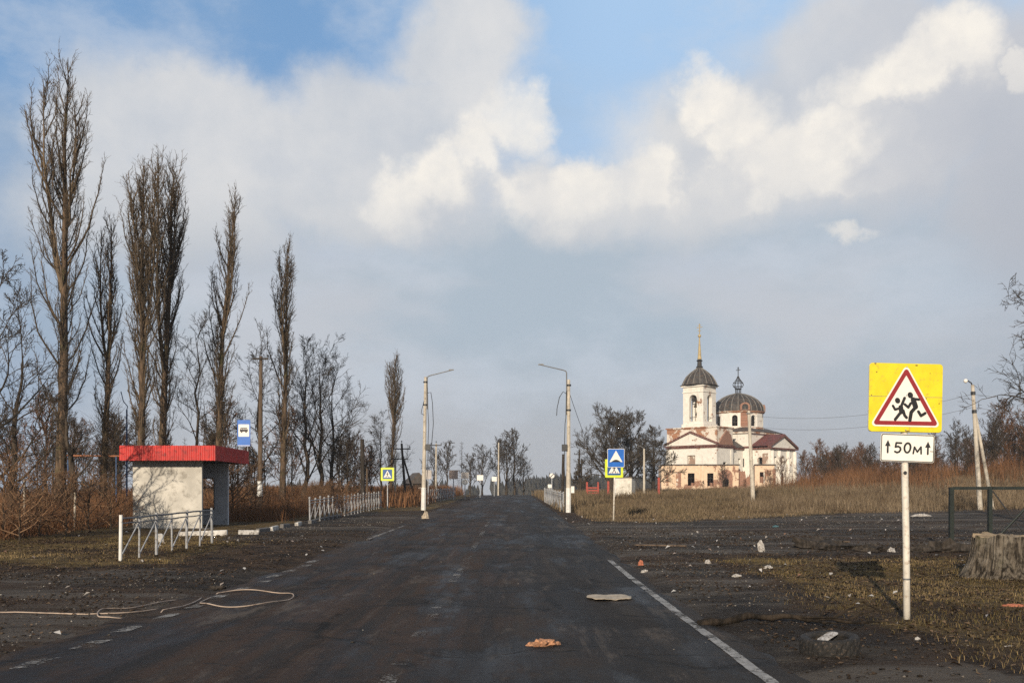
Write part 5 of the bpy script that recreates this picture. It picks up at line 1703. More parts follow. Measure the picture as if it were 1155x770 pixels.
# ------------------------------------------------------------------ church
def wall_panel(mb, o, du, n, W, H, ops=(), depth=.45, z0=0.):
    """wall face with real openings; o = bottom corner, du along, n outward normal (unit, horizontal)"""
    o = Vector(o); du = Vector(du); n = Vector(n); up = Vector((0, 0, 1))
    us = sorted({0., W, *[a for op in ops for a in (op[0], op[0]+op[2])]})
    zs = sorted({0., H, *[a for op in ops for a in (op[1], op[1]+op[3])]})
    def P(u, z, d=0): return o + du*u + up*z - n*d
    for i in range(len(us)-1):
        for j in range(len(zs)-1):
            um, zm = (us[i]+us[i+1])/2, (zs[j]+zs[j+1])/2
            if any(a < um < a+w and b < zm < b+h for a, b, w, h, *_ in ops):
                continue
            mb.add([P(us[i], zs[j]), P(us[i+1], zs[j]), P(us[i+1], zs[j+1]), P(us[i], zs[j+1])], [(0, 1, 2, 3)])
    for op in ops:
        a, b, w, h = op[:4]; arch = len(op) > 4 and op[4]
        if not arch:
            ring = [(a, b), (a+w, b), (a+w, b+h), (a, b+h)]
        else:
            ring = [(a, b), (a+w, b)]
            zc = b+h-w/2
            for k in range(9):
                t = PI*k/8
                ring.append((a+w/2+math.cos(t)*w/2, zc+math.sin(t)*w/2))
            # spandrels
            for k in range(4):
                p, q = ring[2+k], ring[3+k]
                mb.add([P(*p), P(*q), P(a+w, b+h)], [(0, 1, 2)])
                p, q = ring[6+k], ring[7+k]
                mb.add([P(*p), P(*q), P(a, b+h)], [(0, 1, 2)])
        m = len(ring)
        for k in range(m):
            p, q = ring[k], ring[(k+1) % m]
            mb.add([P(*p), P(*q), P(q[0], q[1], depth), P(p[0], p[1], depth)], [(0, 1, 2, 3)])

def build_raw(mb, name, mat, parent):
    me = bpy.data.meshes.new(name); me.from_pydata(mb.v, [], mb.f); me.materials.append(mat); me.update()
    return link(name, me, parent)

def room(x0, x1, y0, y1, H, name, mat, parent, W=(), E=(), S=(), N=(), z0=-.6, depth=.5):
    m = MB()
    wall_panel(m, (x0, y1, z0), (0, -1, 0), (-1, 0, 0), y1-y0, H-z0, [(a, b-z0, *r) for a, b, *r in W], depth)
    wall_panel(m, (x1, y0, z0), (0, 1, 0), (1, 0, 0), y1-y0, H-z0, [(a, b-z0, *r) for a, b, *r in E], depth)
    wall_panel(m, (x0, y0, z0), (1, 0, 0), (0, -1, 0), x1-x0, H-z0, [(a, b-z0, *r) for a, b, *r in S], depth)
    wall_panel(m, (x1, y1, z0), (-1, 0, 0), (0, 1, 0), x1-x0, H-z0, [(a, b-z0, *r) for a, b, *r in N], depth)
    o = build_raw(m, name, mat, parent)
    # inner skin so daylight does not cross the shell's back faces
    return o

def church():
    D = 200.; x = X(789, D)
    zb = 2.25
    t = thing('church', 'derelict white church with bell tower, rusty dome and red portico roof', 'church', (x, D, zb), R(47))
    t.scale = (1.045, 1.045, 1.0)
    def abs_(z): return z - zb
    wp, rp = M['white_plaster'], M['ruin_plaster']
    # --- west block (a: x -2.9..2.9, b: y -5.6..5.6), west is -x, south is -y
    wb = room(-2.9, 2.9, -5.6, 5.6, 8.75, 'west_wall', wp, t, W=[(4.7, 2.2, 1.8, 5.0)], S=[(2.2, 3.2, 1.3, 2.6)], depth=.35)
    MB().box((-2.45, 0, 4.7), (.1, 1.8, 5.2)).build('blind_niche', rp, wb)
    for b in (3.2, -3.2):
        MB().box((-2.93, b, 5.0), (.08, .25, .8)).box((-2.93, b, 4.6), (.08, .9, .12)).build('niche_mark', M['iron'], wb)
    MB().box((0, 0, 10.8), (5.7, 11.1, 3.5)).build('attic', rp, wb)
    MB().box((0, 0, 8.98), (6.5, 11.9, .26)).box((0, 0, 8.68), (6.15, 11.5, .2)).build('cornice', M['red_trim'], wb)
    MB().box((0, 0, 12.66), (6.1, 11.5, .24)).build('parapet', rp, wb)
    for s, ex in ((-1, 0),):
        pd = MB().prism_x([(-5.7, 9.2), (5.7, 9.2), (0, 11.6)], -3.02, -2.7).build('pediment', wp, wb)
        for q in (-1, 1):
            a = math.atan2(2.5, 5.7)
            m = MB().prism_x([(q*6.0, 9.2), (q*6.0, 9.5), (0, 12.0), (0, 11.6)], -3.35, -2.75)
            m.build('pediment_molding', M['red_trim'], pd)
    # south face pediment stub
    pd = MB().prism([(-2.6, 9.2), (2.6, 9.2), (1.8, 11.2), (.3, 12.1), (-1.4, 10.6)], -5.85, -5.5).build('broken_pediment', M['brick'], wb)
    # corner pilasters
    for a, b in ((-2.85, -5.2), (-2.85, 5.2)):
        MB().box((a, b, 4.0), (.35, .9, 8.6)).build('pilaster', wp, wb)
    MB().box((2.4, -5.55, 4.0), (.8, .35, 8.6)).build('pilaster', wp, wb)
    # --- bell tower tier
    h0, h1 = 12.78, abs_(23.3)
    S = 2.25
    H = h1 - h0
    tw = MB()
    op = [(1.4, 1.2, 1.7, 5.3, True)]
    for (o, du, n) in (((-S, S, h0), (0, -1, 0), (-1, 0, 0)), ((S, -S, h0), (0, 1, 0), (1, 0, 0)), ((-S, -S, h0), (1, 0, 0), (0, -1, 0)), ((S, S, h0), (-1, 0, 0), (0, 1, 0))):
        wall_panel(tw, o, du, n, 2*S, H, op, .7)
    tower = build_raw(tw, 'bell_tower', wp, t)
    MB().box((0, 0, h0+.35), (4.9, 4.9, .7)).build('tower_base', wp, tower)
    MB().box((0, 0, h1-1.25), (4.75, 4.75, .16)).box((0, 0, h1-.05), (5.1, 5.1, .3)).build('tower_cornice', wp, tower)
    MB().box((0, 0, h1+.16), (5.4, 5.4, .12)).build('eaves', M['iron'], tower)
    MB().box((0, 0, h1-.4), (3.9, 3.9, .1)).build('bell_floor', M['dark_wood'], tower)
    for k in range(4):
        a = k*PI/2
        c, s = math.cos(a), math.sin(a)
        MB().cyl((c*2.1-s*-.84, s*2.1+c*-.84, h0+2.0), (c*2.1-s*.84, s*2.1+c*.84, h0+2.0), .05, n=6).build('railing', M['iron'], tower)
    MB().lathe([(.62, h1-4.2), (.55, h1-4.0), (.4, h1-3.5), (.34, h1-3.1), (.2, h1-2.9), (.05, h1-2.8)], 14, (-.9, 0)).build('bell', M['bronze'], tower, True)
    MB().box((-.9, 0, h1-2.7), (.15, 3.4, .15)).build('bell_beam', M['dark_wood'], tower)
    prof = [(3.4, h1+.22), (3.25, h1+.55), (2.95, h1+1.2), (2.5, h1+2.0), (1.7, h1+2.8), (.9, h1+3.4), (.5, h1+3.7)]
    td = MB().lathe(prof, 16, rot=PI/16).build('tower_dome', M['dome'], tower)
    for k in range(16):
        a = 2*PI*k/16 + PI/16
        MB().tube([(r*math.cos(a)*1.005, r*math.sin(a)*1.005, z+.02) for r, z in prof], .07, 5).build('dome_rib', M['dome_rib'], td)
    zt = h1+3.7
    MB().lathe([(.55, zt), (.7, zt+.2), (.45, zt+.5), (.4, zt+1.3), (.62, zt+1.5), (.3, zt+1.8)], 12).build('neck', M['iron'], tower)
    ztip = abs_(33.2)
    sp = MB().lathe([(.42, zt+1.8), (.34, zt+2.4), (.10, ztip)], 10).build('spire', M['gold'], tower)
    MB().lathe([(.05, ztip-.1), (.26, ztip+.08), (.32, ztip+.3), (.24, ztip+.5), (.05, ztip+.65)], 12).build('orb', M['gold'], sp, True)
    c = MB().box((0, 0, ztip+1.65), (.12, .12, 2.2)).box((0, 0, ztip+2.0), (.10, 1.25, .12)).box((0, 0, ztip+2.4), (.10, .6, .10)).box((0, 0, ztip+1.35), (.10, .7, .10))
    c.build('cross', M['gold'], sp)
    # --- refectory
    rf = room(2.95, 8.4, -4.6, 4.6, 8.9, 'refectory_wall', wp, t, S=[(1.2, 5.4, .9, 1.3), (3.6, 5.4, .9, 1.3), (1.0, 1.4, 1.2, 2.4), (3.4, 1.4, 1.2, 2.4)])
    MB().add([(2.95, -5.1, 8.9), (8.6, -5.1, 8.9), (8.6, 5.1, 8.9), (2.95, 5.1, 8.9), (3.0, 0, 12.2), (8.6, 0, 12.2)], [(0, 1, 5, 4), (2, 3, 4, 5), (0, 4, 3), (1, 2, 5), (3, 2, 1, 0)]).build('refectory_roof', M['old_roof'], rf)
    MB().box((5.7, -4.7, 8.7), (5.3, .5, .35)).build('cornice', M['red_trim'], rf)
    # --- main cube
    c0 = 14.4
    cu = room(c0-6, c0+6, -6, 6, 12.0, 'nave_wall', wp, t, W=[(9.6, 5.0, 1.2, 1.8)], S=[(.15, 5.2, .6, 1.5)])
    MB().box((c0, 0, 9.05), (12.5, 12.5, .35)).build('cornice', M['red_trim'], cu)
    MB().box((c0, 0, 12.1), (12.9, 12.9, .4)).build('cornice', rp, cu)
    MB().add([(c0-6.6, -6.6, 12.3), (c0+6.6, -6.6, 12.3), (c0+6.6, 6.6, 12.3), (c0-6.6, 6.6, 12.3), (c0-4.2, -4.2, 13.3), (c0+4.2, -4.2, 13.3), (c0+4.2, 4.2, 13.3), (c0-4.2, 4.2, 13.3)],
             [(0, 1, 5, 4), (1, 2, 6, 5), (2, 3, 7, 6), (3, 0, 4, 7), (4, 5, 6, 7), (3, 2, 1, 0)]).build('nave_roof', M['old_roof'], cu)
    # --- drum with windows
    z0, z1 = 12.6, abs_(18.9)
    Rr = 4.85
    dr = MB(); n = 16
    for k in range(n):
        a0, a1 = 2*PI*(k-.5)/n, 2*PI*(k+.5)/n
        Ra = Rr/math.cos(PI/n)
        p0 = Vector((c0+Ra*math.cos(a0), Ra*math.sin(a0), z0)); p1 = Vector((c0+Ra*math.cos(a1), Ra*math.sin(a1), z0))
        W = (p1-p0).length
        am = 2*PI*k/n
        ops = [(W/2-.55, 1.0, 1.1, 2.3, True)] if k % 2 == 1 else []
        wall_panel(dr, p0, (p1-p0)/W, (math.cos(am), math.sin(am), 0), W, z1-z0, ops, .4)
    drum = build_raw(dr, 'drum', M['white_plaster'], t)
    for k, (hw, zz0, zz1) in ((10, (.8, .9, 5.6)), (11, (.4, 1.0, 4.6))):
        a = 2*PI*k/16
        q = MB().box((.02, 0, (zz0+zz1)/2), (.06, 2*hw, zz1-zz0))
        o = q.build('bare_brick', M['brick'], drum)
        rr = Rr if k % 2 == 0 else Rr + 0
        o.location = (c0+rr*math.cos(a), rr*math.sin(a), z0); o.rotation_euler = (0, 0, a)
        if k % 2: bpy.data.objects.remove(o)
    MB().lathe([(Rr+.05, z1-.35), (Rr+.4, z1-.1), (Rr+.45, z1+.1), (Rr-.3, z1+.12)], 32, (c0, 0)).build('cornice', rp, drum)
    MB().lathe([(Rr+.04, z0+.4), (Rr+.3, z0+.45), (Rr+.3, z0+.8), (Rr+.04, z0+.85)], 32, (c0, 0)).build('drum_base', rp, drum)
    for k in range(1, 16, 2):
        a = 2*PI*k/16
        q = MB()
        q.box((0, 0, 1.05), (.05, .07, 2.1)).box((0, 0, .8), (.05, 1.0, .07)).box((0, 0, 1.5), (.05, .9, .07))
        o = q.build('window_frame', M['iron'], drum)
        o.location = (c0+(Rr-.2)*math.cos(a), (Rr-.2)*math.sin(a), z0+1.02); o.rotation_euler = (0, 0, a)
    hd = abs_(22.9) - z1
    prof = [(5.2*math.cos(th)**1.12 if th < 1.5 else .6, z1+.12+hd*math.sin(th)) for th in [PI/2*k/9*.97 for k in range(10)]]
    dm = MB().lathe(prof, 24, (c0, 0)).build('dome', M['dome'], t)
    for k in range(24):
        a = 2*PI*k/24
        MB().tube([(c0+r*math.cos(a)*1.004, r*math.sin(a)*1.004, z+.02) for r, z in prof], .075, 5).build('dome_rib', M['dome_rib'], dm)
    for k in range(4):
        a = -PI/2 + PI*k/2 - PI/4
        ca, sa = math.cos(a), math.sin(a)
        q = MB()
        pr = [(-1.0, 0), (1.0, 0)] + [(1.0*math.cos(PI*i/8), .75+.85*math.sin(PI*i/8)) for i in range(9)]
        inn = [(-.62, .12), (.62, .12)] + [(.62*math.cos(PI*i/8), .75+.52*math.sin(PI*i/8)) for i in range(9)]
        q.ring(pr, inn, -.35, 1.2)
        o = q.build('dormer', M['brick'], dm)
        o.location = (c0+4.95*ca, 4.95*sa, z1+.2); o.rotation_euler = (0, 0, a+PI/2)
        o2 = MB().prism(inn, -.2, -.1).build('dormer_dark_panel', M['iron'], dm); o2.location = o.location; o2.rotation_euler = o.rotation_euler  # dark panel fills the arch, the opening's shade put into its colour
    zt = z1+hd
    ln = MB()
    ln.lathe([(.9, zt-.25), (.95, zt+.1), (.6, zt+.2)], 12, (c0, 0))
    for k in range(8):
        a = 2*PI*k/8
        ln.cyl((c0+.55*math.cos(a), .55*math.sin(a), zt+.1), (c0+.55*math.cos(a), .55*math.sin(a), zt+1.0), .06, n=5)
    ln.lathe([(.6, zt+1.0), (.75, zt+1.1), (.5, zt+1.2)], 12, (c0, 0))
    lan = ln.build('lantern', M['iron'], t)
    op = [(.55, 1.2), (.95, 1.6), (1.1, 1.95), (.95, 2.4), (.6, 2.85), (.3, 3.3), (.12, 3.8)]
    on = MB()
    for k in range(10):
        a = 2*PI*k/10
        on.tube([(c0+r*math.cos(a), r*math.sin(a), zt+z) for r, z in op], .05, 5)
    for r, z in (op[1], op[3], op[4]):
        on.tube([(c0+r*math.cos(2*PI*k/14), r*math.sin(2*PI*k/14), zt+z) for k in range(15)], .05, 5)
    on.build('onion_frame', M['iron'], lan)
    ctop = abs_(28.7)
    MB().box((c0, 0, (zt+3.7+ctop)/2), (.12, .12, ctop-zt-3.7)).box((c0, 0, ctop-.7), (.1, 1.0, .12)).box((c0, 0, ctop-.35), (.1, .5, .1)).build('cross', M['iron'], lan)
    # --- south portico
    x0, x1, yf = c0-5.1, c0+5.1, -9.9
    ops = []
    for u in (1.55, 4.55, 7.55):
        ops += [(u, 5.6, 1.1, 1.5)]
    ops += [(4.35, .3, 1.5, 4.2), (1.5, .9, 1.2, 3.2), (7.5, .9, 1.2, 3.2)]
    po = MB()
    wall_panel(po, (x0, yf, -.6), (1, 0, 0), (0, -1, 0), x1-x0, 9.2, [(a, b+.6, w, h) for a, b, w, h in ops], .5)
    wall_panel(po, (x0, -6.02, -.6), (0, -1, 0), (-1, 0, 0), 3.88, 9.2, [(1.3, 6.0, 1.0, 1.5)], .5)
    wall_panel(po, (x1, yf, -.6), (0, 1, 0), (1, 0, 0), 3.88, 9.2, [(1.4, 1.5, 1.1, 3.0)], .5)
    pw = build_raw(po, 'portico_wall', wp, t)
    MB().box(((x0+x1)/2, -7.95, 8.55), (9.9, 3.7, .1)).build('unseen_ceiling', M['dark_wood'], pw)
    MB().box((x0-.04, -8.9, 5.0), (.1, 1.2, 5.5)).build('bare_brick', M['ruin_plaster'], pw)
    MB().box((c0, -8.1, 8.75), (11.1, 4.6, .3)).build('cornice', M['red_trim'], pw)
    for u in (.55, 3.3, 6.9, 9.65):
        MB().cyl((x0+u, yf-.18, -.4), (x0+u, yf-.18, 8.3), .42, .36, 14).build('column', wp, pw)
    pd = MB().prism([(x0-.1, 8.9), (x1+.1, 8.9), (c0, 11.15)], yf-.1, yf+.3).build('pediment', wp, pw)
    for q in (-1, 1):
        m = MB().prism([(c0+q*5.7, 8.9), (c0+q*5.7, 9.25), (c0, 11.75), (c0, 11.25)], yf-.45, yf+.2).build('pediment_molding', M['red_trim'], pd)
    for q, ye in ((-1, -4.5), (1, -4.5)):
        MB().add([(c0+q*5.75, yf-.4, 9.27), (c0, yf-.4, 11.8), (c0, ye, 11.8), (c0+q*5.75, ye, 9.27), (c0+q*5.75, yf-.4, 9.2), (c0, yf-.4, 11.72), (c0, ye, 11.72), (c0+q*5.75, ye, 9.2)],
                 [(0, 1, 2, 3), (7, 6, 5, 4), (0, 4, 5, 1), (1, 5, 6, 2), (2, 6, 7, 3), (3, 7, 4, 0)]).build('portico_roof', M['red_tin_roof'], pw)
    MB().box((x0+5.1, yf+.3, 2.0), (1.4, .1, 3.6)).build('door', M['door_wood'], pw)
    # --- east apse
    ap = room(c0+6.05, c0+10.5, -4.3, 4.3, 8.6, 'apse_wall', wp, t, S=[(1.6, 3, 1.1, 2.6)])
    MB().add([(c0+5.9, -4.7, 8.6), (c0+10.9, -4.7, 8.6), (c0+10.9, 4.7, 8.6), (c0+5.9, 4.7, 8.6), (c0+5.95, 0, 11.0), (c0+8.4, 0, 11.0)], [(0, 1, 5, 4), (2, 3, 4, 5), (0, 4, 3), (1, 2, 5), (3, 2, 1, 0)]).build('apse_roof', M['red_tin_roof'], ap)
church()

def annex():
    D = 186.; xa, xb = X(746, D), X(872, D)
    zb = 2.05
    t = thing('ruined_annex', 'roofless peach plastered brick annex standing in front of the church', 'ruin', (xa, D, zb), R(-3))
    Ln = xb - xa; H = 5.1
    pm = M['peach_plaster']
    MB().box((7.2, 5.7, 2.2), (14.0, .4, 5.4)).build('inner_wall', M['brick'], t)
    MB().box((7.2, 3.1, 4.4), (13.6, 4.7, .15)).build('unseen_ceiling', M['dark_wood'], t)  # added, as is the inner wall, to keep the windows dark
    m = MB()
    # long front wall up to the breach
    L1 = 14.3
    ops = [(4.9, 1.3, 1.25, 2.3), (8.5, 1.2, 1.15, 2.4), (11.4, 1.0, 1.1, 1.5)]
    wall_panel(m, (0, 0, -.6), (1, 0, 0), (0, -1, 0), L1, H+.6, [(a, b+.6, w, h) for a, b, w, h in ops], .5)
    wall_panel(m, (0, 6, -.6), (0, -1, 0), (-1, 0, 0), 6, H+.6, [], .5)
    wall_panel(m, (L1, 0, -.6), (0, 1, 0), (1, 0, 0), .5, H+.6, [], .1)
    wall_panel(m, (L1, .5, -.6), (-1, 0, 0), (0, 1, 0), L1-.5, H+.6, [(L1-a-w, b+.6, w, h) for a, b, w, h in ops], .01)
    w = build_raw(m, 'front_wall', pm, t)
    MB().box((L1/2, .2, H+.06), (L1+.5, .9, .2)).build('wall_coping', M['old_roof'], w)
    for u in (2.3, 4.0, 7.0, 7.6, 10.2, 13.4):
        MB().box((u, -.07, H/2-.1), (.4, .18, H+.1)).build('pilaster', pm, w)
    for u in (1.1, 2.9):
        MB().box((u, -.02, 2.5), (.42, .06, 2.4)).build('blind_window', M['ruin_plaster'], w)
    MB().box((3.2, -.02, 2.4), (.9, .05, 2.9)).build('bare_brick', M['brick'], w)
    # arched brick surround
    pr = [(10.7, .3), (13.1, .3)] + [(11.9+1.25*math.cos(PI*i/10), 3.1+1.2*math.sin(PI*i/10)) for i in range(11)]
    inn = [(11.38, .97), (12.52, .97)] + [(11.95+.57*math.cos(PI*i/10)-.0, 2.1+.45*math.sin(PI*i/10)) for i in range(11)]
    MB().ring(pr, inn, -.08, .0).build('brick_arch', M['brick'], w)
    for (a, b, ww, h) in ops:
        q = MB().box((a+ww/2, .25, b+h/2), (.07, .07, h)).box((a+ww/2, .25, b+h*.62), (ww, .06, .07))
        q.build('window', M['dark_wood'], w)
    # broken back part
    r_ = random.Random(6)
    top = []
    n = 22
    for i in range(n+1):
        top.append((L1 + (Ln-L1-1.5)*i/n, max(1.6, 4.4 + .5*math.cos(i*.5) - (1.5 if 7 < i < 14 else 0) + r_.uniform(-.3, .3))))
    poly = [(L1, -.6), (L1+(Ln-L1-1.5), -.6)] + top[::-1]
    bw = MB().prism(poly, 2.6, 3.1).build('back_wall', M['brick'], t)
    # end wall
    e = MB()
    wall_panel(e, (Ln-3.6, 0, -.6), (1, 0, 0), (0, -1, 0), 3.6, H+.6, [(.9, 2.4, 1.0, 2.0)], .5)
    wall_panel(e, (Ln, 0, -.6), (0, 1, 0), (1, 0, 0), 6, H+.6, [], .5)
    wall_panel(e, (Ln-3.6, 3, -.6), (0, -1, 0), (-1, 0, 0), 3, H+.6, [], .5)
    ew = build_raw(e, 'end_wall', pm, t)
    MB().box((Ln-1.7, .2, H+.06), (3.9, .9, .2)).build('wall_coping', M['old_roof'], ew)
    MB().box((Ln-.02, -.02, 2.2), (.5, .1, 4.2)).build('bare_brick', M['brick'], ew)
    MB().box((Ln-3.3, 1.0, 2.6), (.5, 1.6, 3.4)).build('bare_brick', M['brick'], ew)
annex()
x = npr.uniform(X(775, 184), X(868, 184), 420); y = npr.uniform(180.5, 184.5, len(x))
hump = .9*np.exp(-((x - X(845, 184))/3.5)**2) + .6*np.exp(-((x - X(810, 184))/5)**2)
o = stones('brick_rubble', x, y, npr.uniform(.1, .4, len(x)), blade_mat('brick rubble mix', [(.30, .14, .09), (.4, .25, .17), (.22, .12, .08), (.5, .38, .29)]), 'reddish brick rubble heaped along the foot of the annex', 'rubble')
co = np.empty(len(o.data.vertices)*3, np.float32); o.data.vertices.foreach_get('co', co)
co = co.reshape(-1, 3); co[:, 2] += np.repeat(hump*npr.random(len(x)), 6) ; o.data.vertices.foreach_set('co', co.ravel())
# climbing bushes on the church
for i, (px, py, D, lab) in enumerate(((881, 515, 183, 'bare bush growing against the church portico columns'), (815, 523, 182, 'bare bush sprouting over the annex wall before the church'), (868, 530, 181, 'low bare bush at the annex end wall'), (793, 541, 180, 'scrubby bush in the rubble under the annex windows'), (840, 540, 180, 'scrubby bush in the breach of the annex'))):
    H = Z(py, D) - g(X(px, D), D)
    place_tree('bare_bush', sap_b if i % 2 else sap_a, X(px, D), D, lab, 'bush', 'bushes around the ruin', rz=i*1.1, s=H/6, sink=.1)

# ------------------------------------------------------------------ light and sky
SUN_EL = 17.0
SUN_AZ = (-.27, -.96)      # horizontal direction towards the sun
az = math.atan2(SUN_AZ[0], SUN_AZ[1])
l = bpy.data.lights.new('sun', 'SUN'); l.energy = 4.8; l.angle = R(.6); l.color = (1.0, .86, .68)
so = link('sun', l)
d = Vector((math.sin(az)*math.cos(R(SUN_EL)), math.cos(az)*math.cos(R(SUN_EL)), math.sin(R(SUN_EL))))
so.rotation_euler = d.to_track_quat('Z', 'Y').to_euler()

w = bpy.data.worlds.new('World'); scene.world = w; w.use_nodes = True
t = NT(w.node_tree)
bg = w.node_tree.nodes['Background']
STR = 0.1
bg.inputs[1].default_value = STR
sky = t.new('ShaderNodeTexSky', sky_type='NISHITA')
sky.sun_disc = False; sky.sun_elevation = R(SUN_EL); sky.sun_rotation = az
sky.altitude = 100; sky.air_density = 1.0; sky.dust_density = 1.0; sky.ozone_density = 1.5
dirn = t.new('ShaderNodeTexCoord').outputs['Generated']
sp = t.new('ShaderNodeSeparateXYZ'); t.l.new(dirn, sp.inputs[0])
AZ = t.m('ARCTAN2', sp.outputs[0], sp.outputs[1])
EL = t.m('ARCSINE', sp.outputs[2])
cb = t.new('ShaderNodeCombineXYZ'); t.l.new(AZ, cb.inputs[0]); t.l.new(EL, cb.inputs[1])
vec = cb.outputs[0]
def n01(scale, detail, rough, seed, stretch=(1, 1, 1)):
    return t.noise(t.mapping(vec, stretch, (seed, seed*.7, seed*1.3)), scale, detail, rough)
wx = t.m('SUBTRACT', n01(9, 6, .62, 3.1), .5); wy = t.m('SUBTRACT', n01(9, 6, .62, 7.7), .5)
AZs = t.m('ADD', AZ, t.m('MULTIPLY', wx, .11)); ELs = t.m('ADD', EL, t.m('MULTIPLY', wy, .09))
wx2 = t.m('SUBTRACT', n01(17, 5, .56, 13.1), .5); wy2 = t.m('SUBTRACT', n01(17, 5, .56, 17.7), .5)
AZc = t.m('ADD', AZs, t.m('MULTIPLY', wx2, .075)); ELc = t.m('ADD', ELs, t.m('MULTIPLY', wy2, .075))
def ae(px, py):
    u, v = (px-CX)/F, (HZ-py)/F
    return math.atan(u), math.atan2(v, math.sqrt(1+u*u))
def blob(A, E, px, py, rx, ry):
    a, e = ae(px, py)
    dx = t.m('MULTIPLY', t.m('SUBTRACT', A, a), F/rx*1.02)
    dy = t.m('MULTIPLY', t.m('SUBTRACT', E, e), F/ry*1.05)
    q = t.m('SUBTRACT', 1.0, t.m('SQRT', t.m('ADD', t.m('MULTIPLY', dx, dx), t.m('MULTIPLY', dy, dy))))
    return q, dy
def field(A, E, blobs):
    out = None
    for b in blobs:
        q, dy = blob(A, E, *b)
        out = q if out is None else t.m('MAXIMUM', out, q)
    return out
def C(r, g_, b, k=1.0):
    def lin(c):
        c /= 255
        return (c/12.92 if c <= .04045 else ((c+.055)/1.055)**2.4)*k/STR
    return (lin(r), lin(g_), lin(b))
base = t.mix(.7, sky.outputs[0], C(128, 172, 220))
base = t.mix(t.ss(AZ, -.22, .12), base, C(170, 202, 236))
# grey blue stratus of the lower sky
strat_n = t.noise(t.mapping(vec, (1, 2.4, 1), (2, 5, 1)), 4.2, 5, .55)
lowk = t.ss(t.m('ADD', EL, t.m('MULTIPLY', t.m('SUBTRACT', strat_n, .5), .26)), .42, .20)
strat = t.mix(t.ss(strat_n, .36, .64), C(176, 190, 203), C(195, 200, 208))
strat = t.mix(t.ss(EL, .17, .02), strat, C(179, 183, 189))
strat = t.mix(t.m('MULTIPLY', t.ss(AZ, -.30, -.50), .8), strat, C(148, 170, 196))
skyc = t.mix(lowk, base, strat)
# thin veil
skyc = t.mix(t.m('MULTIPLY', t.ss(n01(6, 6, .62, 51, (1, 1.8, 1)), .42, .70), .5), skyc, C(205, 213, 224))
# soft white decks
soft_bl = [(95, 150, 75, 90), (230, 125, 190, 60), (290, 165, 250, 90), (430, 140, 170, 70), (520, 70, 90, 80), (545, 25, 80, 60), (180, 240, 190, 70), (400, 230, 200, 60),
           (830, 165, 170, 100), (960, 140, 220, 120), (1080, 100, 160, 110), (760, 225, 150, 60), (1000, 50, 180, 80), (650, 225, 130, 50), (1180, 200, 120, 140)]
fs = field(AZs, ELs, soft_bl)
out = t.m('SUBTRACT', n01(2.2, 6, .55, 21), .34)
outk = t.ss(t.m('ABSOLUTE', AZ), .62, .85)
hik = t.ss(EL, .50, .65)
other = t.m('MAXIMUM', outk, hik)
fs = t.m('ADD', t.m('MULTIPLY', fs, t.m('SUBTRACT', 1.0, other)), t.m('MULTIPLY', t.m('MULTIPLY', out, 3.0), other))
soft_n = n01(7, 7, .6, 31)
fs = t.m('ADD', fs, t.m('MULTIPLY', t.m('SUBTRACT', soft_n, .5), .6))
k1 = t.ss(fs, -.08, .50)
softc = t.mix(t.ss(n01(5, 6, .58, 41), .34, .66), C(200, 205, 212), C(226, 225, 224))
softc = t.mix(t.ss(EL, .18, .31), C(182, 190, 200), softc)
softc = t.mix(t.m('MULTIPLY', t.ss(AZ, .14, .5), .5), softc, C(192, 192, 199))
softc = t.mix(t.m('MULTIPLY', other, .75), softc, C(128, 134, 146))  # unseen cloud overhead and behind, greyed to weaken the fill light
skyc = t.mix(t.m('MULTIPLY', k1, .92), skyc, softc)
# bright cumulus, lit on their sunward tops
cum_bl = [(578, 150, 52, 58), (545, 185, 60, 55), (500, 222, 80, 55), (450, 240, 70, 52), (585, 225, 110, 60), (640, 225, 70, 55),
          (785, 128, 46, 62), (815, 165, 85, 68), (755, 218, 75, 52), (850, 205, 115, 60), (950, 180, 125, 56), (1085, 62, 48, 58), (1040, 92, 62, 52), (1000, 122, 82, 52), (1152, 72, 26, 16)]
fc = field(AZc, ELc, cum_bl)
fc_up = field(AZc, t.m('ADD', ELc, .040), cum_bl)
kc = t.ss(fc, -.09, .50)
lit = t.ss(t.m('SUBTRACT', fc, fc_up), -.62, .52)
tex = t.ss(n01(13, 6, .62, 61), .34, .68)
lit = t.m('MULTIPLY', lit, t.m('ADD', .74, t.m('MULTIPLY', tex, .3)), clamp=True)
fade = t.ss(t.m('ADD', EL, t.m('MULTIPLY', wx, .12)), .19, .32)
cumc = t.mix(lit, C(206, 207, 211), C(252, 246, 236))
amt = t.m('MULTIPLY', t.m('MULTIPLY', kc, fade), t.m('ADD', .2, t.m('MULTIPLY', lit, t.ss(n01(4.5, 4, .5, 83), .32, .62, .36, .76))), clamp=True)
skyc = t.mix(amt, skyc, cumc)
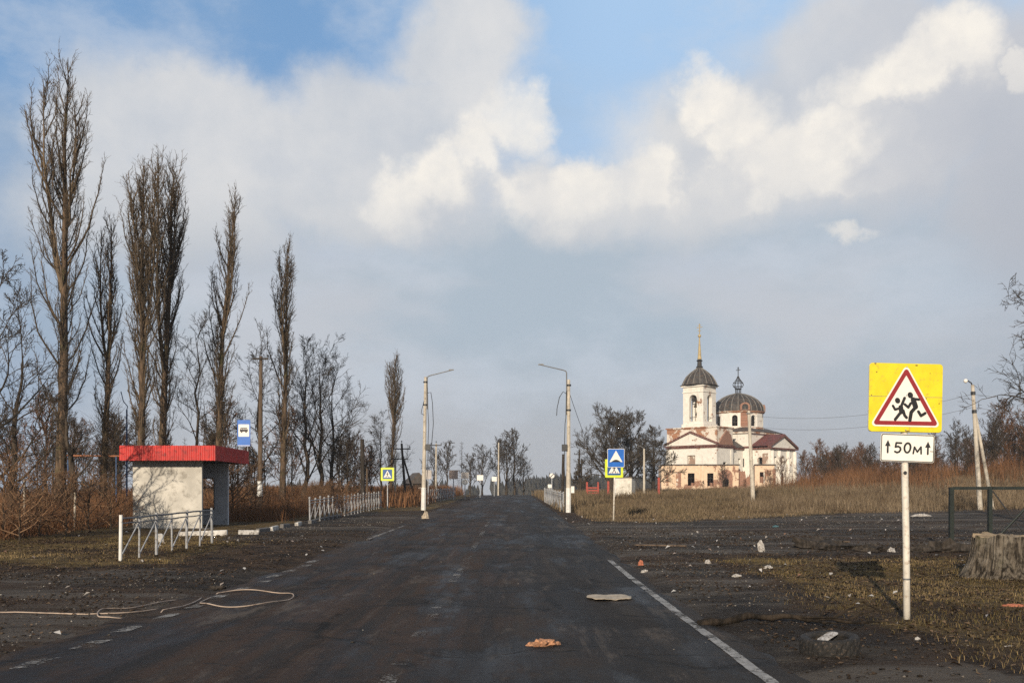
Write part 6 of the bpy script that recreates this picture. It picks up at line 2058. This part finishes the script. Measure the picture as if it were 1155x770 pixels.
# one small bright scrap of cloud
q, dy = blob(AZs, ELs, 962, 256, 40, 10)
q = t.m('ADD', q, t.m('MULTIPLY', t.m('SUBTRACT', n01(24, 5, .65, 71), .5), 1.4))
skyc = t.mix(t.m('MULTIPLY', t.ss(q, .0, .9), .75), skyc, C(232, 229, 224))
# grey bank at the upper right
a0 = t.m('MULTIPLY', t.ss(AZ, .34, .52), t.ss(t.m('ADD', EL, t.m('MULTIPLY', wx, .2)), .42, .30))
skyc = t.mix(t.m('MULTIPLY', a0, .4), skyc, C(166, 174, 187))
# below the horizon
skyc = t.mix(t.ss(EL, -.01, -.06), skyc, C(90, 85, 78))
t.l.new(skyc, bg.inputs[0])

# ------------------------------------------------------------------ haze
HAZE = 0.00026
if HAZE:
    m = bpy.data.materials.new('haze air'); m.use_nodes = True
    nt = m.node_tree
    for n in list(nt.nodes):
        if n.type == 'BSDF_PRINCIPLED': nt.nodes.remove(n)
    pv = nt.nodes.new('ShaderNodeVolumePrincipled')
    pv.inputs['Color'].default_value = (.80, .86, .95, 1)
    pv.inputs['Density'].default_value = HAZE
    outn = [n for n in nt.nodes if n.type == 'OUTPUT_MATERIAL'][0]
    nt.links.new(pv.outputs[0], outn.inputs['Volume'])
    hz = MB().box((0, 620, 21), (1900, 1440, 46)).build('haze', m)
    tag(hz, 'thin cold air haze over the whole plain', 'haze', kind='stuff')

# ------------------------------------------------------------------ camera
cam = bpy.data.cameras.new('camera')
cam.sensor_width = 36; cam.lens = 36*F/1155
cam.shift_y = (HZ - 385)/1155
cam.clip_start = .1; cam.clip_end = 6000
co_ = link('camera', cam)
co_.location = (0, 0, EYE); co_.rotation_euler = (PI/2, 0, 0)
scene.camera = co_
vs = scene.view_settings
vs.view_transform = 'Standard'; vs.look = 'None'; vs.exposure = 0; vs.gamma = 1; vs.use_curve_mapping = False
scene.cycles.max_bounces = 5
scene.cycles.diffuse_bounces = 2
scene.cycles.transparent_max_bounces = 12
scene.cycles.volume_bounces = 0
scene.cycles.use_denoising = False
